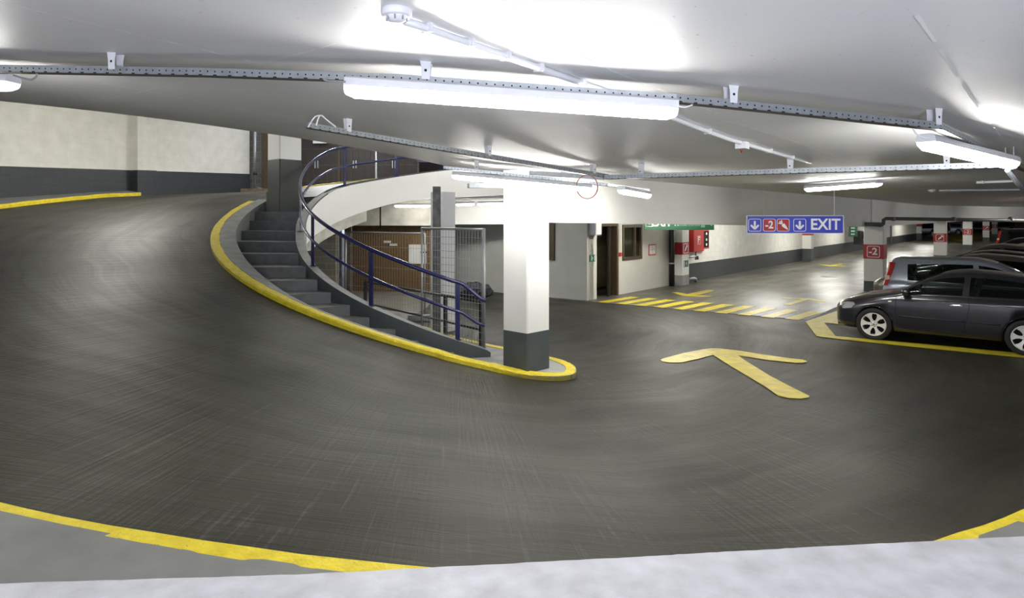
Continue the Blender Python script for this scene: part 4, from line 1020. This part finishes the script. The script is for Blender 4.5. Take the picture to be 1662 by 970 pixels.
# stations: x, xr, zbelt, zedge, ztop, wm, wb, wt, tag
HATCH = [(0.00, 0.00, .60, .63, .64, .52, .50, .42, ''), (0.05, 0.05, .635, .67, .685, .66, .62, .52, ''), (0.16, .16, .68, .72, .74, .77, .71, .60, ''), (0.38, .38, .735, .78, .81, .855, .78, .68, ''),
         (0.80, .80, .82, .86, .895, .88, .82, .73, ''), (1.13, 1.13, .885, .925, .955, .882, .83, .77, ''), (1.24, 1.24, .90, .95, .985, .882, .83, .775, 'cowl'), (1.48, 1.60, .915, 1.14, 1.175, .882, .83, .71, ''),
         (1.72, 1.98, .92, 1.30, 1.345, .882, .83, .62, 'head'), (2.36, 2.40, .93, 1.365, 1.415, .882, .83, .585, 'b0'), (2.47, 2.50, .932, 1.365, 1.418, .882, .83, .582, 'b1'), (3.05, 3.02, .945, 1.335, 1.39, .882, .825, .57, ''),
         (3.52, 3.36, .96, 1.29, 1.355, .875, .815, .56, 'c0'), (3.86, 3.72, .97, 1.235, 1.31, .86, .79, .55, 'tail0'), (4.02, 3.98, .965, 1.06, 1.12, .84, .76, .61, ''), (4.12, 4.12, .92, .965, .985, .80, .72, .62, 'tail1'),
         (4.18, 4.18, .80, .84, .86, .74, .66, .56, ''), (4.203, 4.203, .62, .66, .68, .66, .6, .5, '')]
MPV = [(0.00, 0.00, .66, .70, .71, .50, .48, .40, ''), (0.05, 0.05, .70, .74, .755, .66, .62, .52, ''), (0.16, .16, .75, .80, .82, .77, .71, .60, ''), (0.38, .38, .82, .87, .90, .84, .77, .68, ''),
       (0.70, .70, .90, .95, .985, .86, .81, .73, ''), (.88, .88, .93, .99, 1.02, .862, .82, .76, ''), (.98, .98, .95, 1.01, 1.05, .865, .82, .765, 'cowl'), (1.20, 1.38, .96, 1.24, 1.29, .865, .82, .71, ''),
       (1.42, 1.82, .965, 1.43, 1.49, .865, .82, .64, 'head'), (2.10, 2.16, .975, 1.52, 1.575, .865, .82, .61, 'b0'), (2.20, 2.26, .977, 1.525, 1.58, .865, .82, .61, 'b1'), (2.85, 2.85, .985, 1.515, 1.58, .865, .82, .60, ''),
       (3.50, 3.52, .99, 1.48, 1.56, .86, .81, .59, 'c0'), (3.80, 3.84, 1.0, 1.44, 1.53, .85, .79, .585, 'tail0'), (3.92, 3.93, .99, 1.20, 1.26, .83, .765, .63, ''), (3.99, 3.99, .95, 1.00, 1.02, .80, .73, .64, 'tail1'),
       (4.03, 4.03, .80, .84, .86, .75, .68, .58, ''), (4.05, 4.05, .62, .66, .68, .67, .61, .5, '')]
def make_car(name, label, paint, table, origin, dirx, L=1.0, sy=1.0, sz=1.0, detail=2, wheels=(.80, 3.38), glass=None, spoke=6, tailside=False, rimmat=None):
    """origin: ground point under the nose on the centre line; dirx: unit vector nose->tail"""
    glass = glass or M_glass
    ang = math.atan2(dirx.y, dirx.x); t = thing(name, label, 'car', (origin.x, origin.y, 0), ang)
    X = Vector((dirx.x, dirx.y, 0)); Yv = Vector((-X.y, X.x, 0))
    def Wp(x, y, z): return Vector((origin.x, origin.y, 0))+X*x*L+Yv*y*sy+Z*z*sz
    sub = 5 if detail > 1 else 3
    keys = np.array([[float(v) for v in r[:8]] for r in table]); S = []; tags = {}
    for i in range(len(keys)-1):
        if table[i][8]: tags[table[i][8]] = len(S)
        p0 = keys[max(0, i-1)]; p1 = keys[i]; p2 = keys[i+1]; p3 = keys[min(len(keys)-1, i+2)]
        d = p2[0]-p1[0]; n_ = max(1, int(math.ceil(d/(.055 if detail > 1 else .11))))
        m1 = (p2-p0)/max(p2[0]-p0[0], 1e-4)*d; m2 = (p3-p1)/max(p3[0]-p1[0], 1e-4)*d
        for k in range(n_):
            u = k/n_; h00 = 2*u**3-3*u**2+1; h10 = u**3-2*u**2+u; h01 = -2*u**3+3*u**2; h11 = u**3-u**2
            S.append(h00*p1+h10*m1+h01*p2+h11*m2)
    S.append(keys[-1]); Ltot = keys[-1][0]
    def section(s):
        x, xr, zb, ze, zt, wm, wb, wt = s
        nose = min(1, max(0, (x)/.25)); tail = min(1, max(0, (Ltot-x)/.2)); lo = .20+.06*(1-min(nose, tail))
        rows = [(x, 0, lo), (x, wm-.14, lo), (x, wm-.035, lo+.025), (x, wm-.008, .33), (x, wm, .45), (x, wm+.004, .58), (x, wm-.004, zb-.10 if zb > .72 else .62*zb+.2), (x, (wm+wb)/2+.008, zb-.03), (x, wb, zb)]
        rows = [(a, b, min(c, zb-.001*(9-i))) for i, (a, b, c) in enumerate(rows)]
        def lp(f): return (x+(xr-x)*f, wb+(wt-wb)*f+.025*math.sin(math.pi*f), zb+(ze-zb)*f)
        rows += [lp(.10), lp(.36), lp(.62), lp(.86), lp(1.0)]
        rows += [(xr, wt*.93, ze+(zt-ze)*.42), (xr, wt*.80, ze+(zt-ze)*.72), (xr, wt*.42, ze+(zt-ze)*.95), (xr, 0, zt)]
        out = []
        for i, (a, b, c) in enumerate(rows):
            if i <= 6:
                for wx in wheels:
                    dd = .355**2-(a-wx)**2
                    if dd > 0: c = max(c, .315+math.sqrt(dd)) if i > 1 or True else c
            out.append((a, b, c))
        return out
    sec = [section(s) for s in S]; R = len(sec[0]); NS = len(sec)
    ic, ih, b0, b1, c0, t0, t1 = [tags[k] for k in ('cowl', 'head', 'b0', 'b1', 'c0', 'tail0', 'tail1')]
    body = MB(); side_g = [MB(), MB()]; ws = MB(); rs = MB(); und = MB()
    pillar = 2 if detail > 1 else 1
    for sgn in (-1, 1):
        V = [[Wp(a, sgn*b, c) for a, b, c in r] for r in sec]
        vs = [p for r in V for p in r]
        fb, fu, f1, f2, fw_, fr_ = [], [], [], [], [], []
        for i in range(NS-1):
            for j in range(R-1):
                f = (i*R+j, (i+1)*R+j, (i+1)*R+j+1, i*R+j+1)
                if j == 0: fu.append(f)
                elif 9 <= j <= 11 and (ic+pillar <= i < b0): f1.append(f)
                elif 9 <= j <= 11 and (b1 <= i < c0): f2.append(f)
                elif j >= 15 and ic+1 <= i < ih-0: fw_.append(f)
                elif j >= 15 and t0+0 <= i < t1-0: fr_.append(f)
                else: fb.append(f)
        body.add(vs, fb, paint, True); und.add(vs, fu, M_under)
        for fs, mb in ((f1, side_g[0]), (f2, side_g[1]), (fw_, ws), (fr_, rs)): mb.add(vs, fs, glass, True)
        # nose and tail caps
        body.add(vs, [tuple(range(R))], paint, True); body.add(vs, [tuple(reversed(range((NS-1)*R, NS*R)))], paint, True)
    bo = body.build('body', t); und.build('underbody', t)
    side_g[0].build('front_side_glass', t); side_g[1].build('rear_side_glass', t); ws.build('windscreen', t); rs.build('rear_window', t)
    # surface lookup on the side
    xs_ = [s[0] for s in S]
    def sidey(x, z):
        i = min(NS-2, max(0, int(np.searchsorted(xs_, x))-1)); f = (x-xs_[i])/max(1e-6, xs_[i+1]-xs_[i])
        def at(r):
            zz = [p[2] for p in r[2:14]]; yy = [p[1] for p in r[2:14]]; return float(np.interp(z, zz, yy))
        return at(sec[i])*(1-f)+at(sec[i+1])*f
    def decal(nm, pts, mm, off=.006, sides=(-1, 1), parent=None, sm=True):
        for sg in sides:
            m = MB(); P = [(x, sidey(x, z)+off, z) for x, z in pts]; cxm = sum(p[0] for p in P)/len(P); czm = sum(p[2] for p in P)/len(P)
            cc_ = (cxm, sidey(cxm, czm)+off+.002, czm); k = len(P)
            vs = [Wp(x, sg*y, z) for x, y, z in P]+[Wp(cc_[0], sg*cc_[1], cc_[2])]+[Wp(x, sg*(y-off-.01), z) for x, y, z in P]
            m.add(vs, [(i, (i+1) % k, k) for i in range(k)]+[(i, (i+1) % k, k+1+(i+1) % k, k+1+i) for i in range(k)], mm, False); m.build(nm, parent or t)
    def strip(nm, pts, wd, mm, sides=(-1, 1), off=.002):
        for sg in sides:
            m = MB(); P = []
            for (xa, za), (xb, zb_) in zip(pts[:-1], pts[1:]):
                for k in range(8): P.append((xa+(xb-xa)*k/8, za+(zb_-za)*k/8))
            P.append(pts[-1]); m.tube([Wp(x, sg*(sidey(x, z)+off), z) for x, z in P], wd, mm, n=5); m.build(nm, t)
    # wheels
    for wx in wheels:
        for sg in ((-1, 1)):
            oc = Wp(wx, sg*.80, .315); ax = Yv*sg; rz = sz
            wt_ = MB(); prof = [(.215, -.09), (.235, -.10), (.30, -.10), (.314, -.075), (.316, 0), (.314, .055), (.30, .085), (.235, .09), (.222, .07)]
            wt_.lathe([(r*rz, h) for r, h in prof], M_tyre, oc, ax, 40, True, True); w_o = wt_.build('tyre', t)
            rm = MB(); RM = rimmat or M_alloy
            rm.lathe([(.222*rz, .07), (.226*rz, .086), (.212*rz, .088), (.204*rz, .06), (.20*rz, -.05)], RM, oc, ax, 40)
            rm.lathe([(.0001, .066), (.035*rz, .066), (.06*rz, .058), (.07*rz, .03)], RM, oc, ax, 20)
            bx_ = ax.orthogonal().normalized(); by_ = ax.cross(bx_)
            for k in range(spoke):
                a_ = 2*math.pi*k/spoke+.3; dr = bx_*math.cos(a_)+by_*math.sin(a_); dt = -bx_*math.sin(a_)+by_*math.cos(a_)
                pr = [(.045, .030, .060), (.10, .022, .068), (.15, .034, .072), (.19, .062, .074), (.213, .088, .076)]
                top_ = [oc+dr*r*rz+dt*w_*rz+ax*h for r, w_, h in pr]+[oc+dr*r*rz-dt*w_*rz+ax*h for r, w_, h in reversed(pr)]
                bot_ = [p-ax*.03 for p in top_]; kk_ = len(top_)
                rm.add(top_+bot_, [(i, i+1, kk_-2-i, kk_-1-i) for i in range(4)]+[(i, (i+1) % kk_, kk_+(i+1) % kk_, kk_+i) for i in range(kk_)], RM)
            rm.build('rim', w_o)
            hb = MB(); hb.lathe([(.0001, -.02), (.20*rz, -.02)], M_under, oc, ax, 24); 
            hb.lathe([(.0001, .072), (.024*rz, .070), (.026*rz, .05)], M_plg, oc, ax, 14)
            for k in range(5):
                a_ = 2*math.pi*k/5; q = oc+(bx_*math.cos(a_)+by_*math.sin(a_))*.045*rz+ax*.062; hb.lathe([(.0001, .006), (.008, .006), (.008, 0)], M_under, q, ax, 8)
            hb.build('hub', w_o)
    if detail >= 1:
        # interior
        it = MB(); it.box(Wp(2.35, 0, .42), (2.4*L, 1.45*sy, .06), M_seat, x=X); 
        it.box(Wp(1.35, 0, .80), (.4*L, 1.4*sy, .22), M_seat, x=X); it.build('cabin_floor', t)
        for sx_, yy in ((2.15, -.36), (2.15, .36), (3.05, -.36), (3.05, .36)):
            m = MB(); m.box(Wp(sx_, yy, .56), (.5, .46, .14), M_seat, x=X); xt = (X*.25+Z).normalized()
            rings = [[Wp(sx_+.24+dx_+.18*f_, yy+dy_*(.24-.05*f_), .6+.5*f_) for dx_, dy_ in ((-.05, -1), (.06, -1), (.06, 1), (-.05, 1))] for f_ in (0, .4, .8, 1)]
            m.sweep(rings, M_seat); m.build('seat', t)
            m = MB(); hr = [[Wp(sx_+.46+dx_, yy+dy_*q_, 1.16+.09*k) for dx_, dy_ in ((-.04, -1), (.05, -1), (.05, 1), (-.04, 1))] for k, q_ in ((0, .10), (.4, .13), (1.2, .12), (1.6, .08))]
            m.sweep(hr, M_seat); m.build('headrest', t)
        cxw = Wp(1.62, -.36, .93); m = MB(); aw = (X*.85+Z*.5).normalized(); bw_ = Yv; cw = aw.cross(bw_)
        m.tube([cxw+(bw_*math.cos(a_)+cw*math.sin(a_))*.17 for a_ in [2*math.pi*i/20 for i in range(20)]], .014, M_trim, n=6, closed=True); m.build('steering_wheel', t)
    zb_mid = table[9][2]
    if detail > 1:
        xA, xB = 1.22, 2.46
        strip('door_gap', [(xA, zb_mid-.03), (xA-.015, .6), (xA+.02, .36), (xA+.10, .285), (2.35, .26), (2.40, .38), (2.44, .55), (2.49, .80), (2.46, zb_mid-.02)], .0045, M_seam)
        strip('sill_line', [(xA, .30), (3.0, .26)], .006, M_seam)
        strip('body_crease', [(1.3, zb_mid-.115), (3.9, zb_mid-.085)], .004, paint)
        strip('side_moulding', [(1.28, .52), (2.42, .515)], .015, M_trim, off=.0); strip('side_moulding', [(2.50, .515), (2.98, .51)], .015, M_trim, off=.0)
        strip('window_trim', [(1.32, zb_mid+.0), (3.5, .962)], .008, M_trim, off=.0)
        # flared wheel lips
        for wx in wheels:
            for sg in (-1, 1):
                m = MB(); m.tube([Wp(wx+.362*math.cos(a_), sg*(sidey(wx+.362*math.cos(a_), min(.66, .315+.362*math.sin(a_)))-.002), .315+.362*math.sin(a_)) for a_ in np.linspace(.15, math.pi-.15, 24)], .012, paint, n=6); m.build('wheel_lip', t)
        decal('door_handle', [(2.16, .795), (2.20, .812), (2.34, .815), (2.38, .80), (2.34, .782), (2.20, .780)], M_chrome, .022)
        decal('indicator', [(1.075, .775), (1.14, .78), (1.135, .805), (1.075, .80)], M_amber, .006)
    # door mirror
    for sg in (-1, 1):
        m = MB(); oc = Wp(1.40 if table is HATCH else 1.2, sg*.95, zb_mid+.07); rings = []
        for k, (f_, q_) in enumerate(((-.07, .3), (-.04, .8), (.0, 1), (.05, 1), (.06, .85))):
            rings.append([oc+X*f_+Yv*sg*q_*.10*math.cos(a_)+Z*q_*.065*math.sin(a_) for a_ in [2*math.pi*i/10 for i in range(10)]])
        m.sweep(rings, paint, smooth=True); m.box(oc-Yv*sg*.10-Z*.03, (.06, .1, .03), M_trim, x=X); m.build('door_mirror', t)
    # lights
    zf = table[3][2]
    decal('headlight', [(.075, zf-.13), (.13, zf-.06), (.26, zf-.025), (.40, zf-.015), (.44, zf-.05), (.36, zf-.13), (.2, zf-.16)], M_lens, .014)
    m = MB(); fz = .48
    for k in range(4): m.box(Wp(-.005, 0, .36+.055*k), (.03, .62, .018), M_trim, x=X)
    m.build('grille', t)
    if table is MPV:
        for sg in (-1, 1):
            m = MB(); rg_ = []
            for f_ in np.linspace(0, 1, 7):
                q = Wp(3.845+.115*f_**1.3, sg*(.655+.125*f_), 1.45-.55*f_); hw_ = .035+.02*f_
                rg_.append([q-X*.07-Yv*sg*.02, q-X*.05+Yv*sg*(hw_), q+X*.03+Yv*sg*hw_*.6, q+X*.06-Yv*sg*.03])
            m.sweep(rg_, M_tail); tl = m.build('tail_light', t)
            m = MB(); q = Wp(3.925, sg*.745, 1.08); m.sweep([[q+Z*h_-X*.05+Yv*sg*.052, q+Z*h_+X*.04+Yv*sg*.034, q+Z*h_+X*.04, q+Z*h_-X*.05] for h_ in (-.05, .05)], M_amber); m.build('clear_segment', tl)
    else:
        decal('tail_light', [(3.92, .90), (4.08, .92), (4.15, .85), (4.12, .72), (3.98, .74)], M_tail, .007)
    m = MB(); e1 = Wp(Ltot+.005, 0, .60 if table is HATCH else .72); m.box(e1, (.012, .52, .115), M_plate, x=X); m.build('number_plate', t)
    m = MB(); m.box(Wp(Ltot*.995, 0, .36), (.06, 1.2, .12), M_trim, x=X); m.build('rear_bumper', t)
    m = MB(); m.box(Wp(.09, 0, .27), (.10, 1.1, .10), M_trim, x=X); m.build('front_spoiler', t)
    return t, decal, strip, Wp
Ln = 2.29/2.58
fc = Vector((6.90, 12.39, 0)); noseline = fc-B*.80*Ln+A*.82
P_dark = carpaint('dark grey metallic', (.030, .029, .036), .28, .55); P_sil = carpaint('silver blue metallic', (.36, .40, .48), .3, .5)
P_taupe = carpaint('taupe metallic', (.12, .115, .09), .3, .5); P_blk = carpaint('black car paint', (.008, .008, .008)); P_red = carpaint('red car paint', (.18, .008, .008)); P_gold = carpaint('grey beige metallic', (.15, .14, .11), .3, .5)
car1 = make_car('car', 'dark grey three-door hatchback parked nearest, beside the yellow bay line', P_dark, HATCH, noseline, B, Ln, .95, .97, 2)
def other(n_, label, paint, table, rev, shift, L=Ln, sz=.97, detail=1, sy=.95):
    o = noseline+A*2.42*n_+B*shift
    if rev: o = o+B*table[-1][0]*L; return make_car('car', label, paint, table, o, -B, L, sy, sz, detail, spoke=5, wheels=(.72, 3.25) if table is MPV else (.80, 3.38))
    return make_car('car', label, paint, table, o, B, L, sy, sz, detail, spoke=5, wheels=(.72, 3.25) if table is MPV else (.80, 3.38))
car2 = other(1, 'silver-blue compact car parked tail-out directly behind the dark hatchback', P_sil, MPV, True, .42, .93, .93, 2)
car2[2]('fuel_cap', [(3.38+.09*math.cos(a), .80+.09*math.sin(a)) for a in [2*math.pi*i/16 for i in range(17)]], .004, M_seam, (-1, 1))
other(2, 'beige-grey car, third in the row, roof just above the silver-blue one', P_gold, HATCH, False, -.2, .95, 1.03)
other(3, 'black car, fourth in the row behind the beige-grey roof', P_blk, HATCH, False, -.15, .95, 1.03)
c5 = other(4, 'taupe car with a whip aerial, fifth in the row', P_taupe, HATCH, False, 0, .95, 1.1)
am = MB(); q = c5[3](3.6, 0, 1.36); am.tube([q, q-B*.35+Z*.45], .006, M_trim, n=5); am.build('aerial', c5[0])
other(5, 'dark red car, sixth in the row, only its roof showing', P_red, HATCH, False, .7, .95, 1.08)
other(7, 'black saloon-like hatch farther down the row behind the red roof', P_blk, HATCH, False, .4, 1, 1.12)
other(11.5, 'tall black car with red tail light near the right edge', P_blk, MPV, True, 1.4, 1, 1.12)
other(14.5, 'farthest dark car of the parked row at the right edge', P_blk, MPV, True, 4, 1, 1.05)
# far cars across the aisle end
def far_car(u, v, label, paint, table, ang, L=1, sz=1):
    g0 = gp(u, v); dx_ = Vector((math.cos(ang), math.sin(ang), 0)); tot = table[-1][0]*L
    make_car('car', label, paint, table, g0-dx_*tot*.5, dx_, L, 1.0, sz, 0, spoke=5, wheels=(.72, 3.25) if table is MPV else (.80, 3.38))
far_car(1508, 383.5, 'black estate car seen from behind at the end of the long wall', P_blk, MPV, math.radians(-75), 1.1, 1.1)
far_car(1545, 380, 'pale car partly hidden by the carrot column', P_sil, MPV, math.radians(-60))
far_car(1590, 377, 'dark car in the distance right of the carrot column', P_blk, MPV, math.radians(-20))
far_car(1622, 376, 'distant black car between the last numbered columns', P_blk, MPV, math.radians(-10))
# distant columns beyond the wall's end
for (u, vb, lb) in ((1529.5, 385, 'distant white column with red top and grey foot beside the black estate'), (1561.5, 380, 'distant white column with a green bin-like foot right of the carrot column')):
    q = gp(u, vb); t = column('concrete_column', lb, q, .6, 0, .66, 2.9, x=A)
    m = MB(); m.box((q.x, q.y, 1.7), (.62, .62, .45), M_redc, x=A); m.build('red_band', t)
m = MB(); m.box((92, 112, 1.5), (120, .5, 3.2), mat('far dark wall', (.10, .095, .08), .8), x=B); struct(m.build('wall_far'))
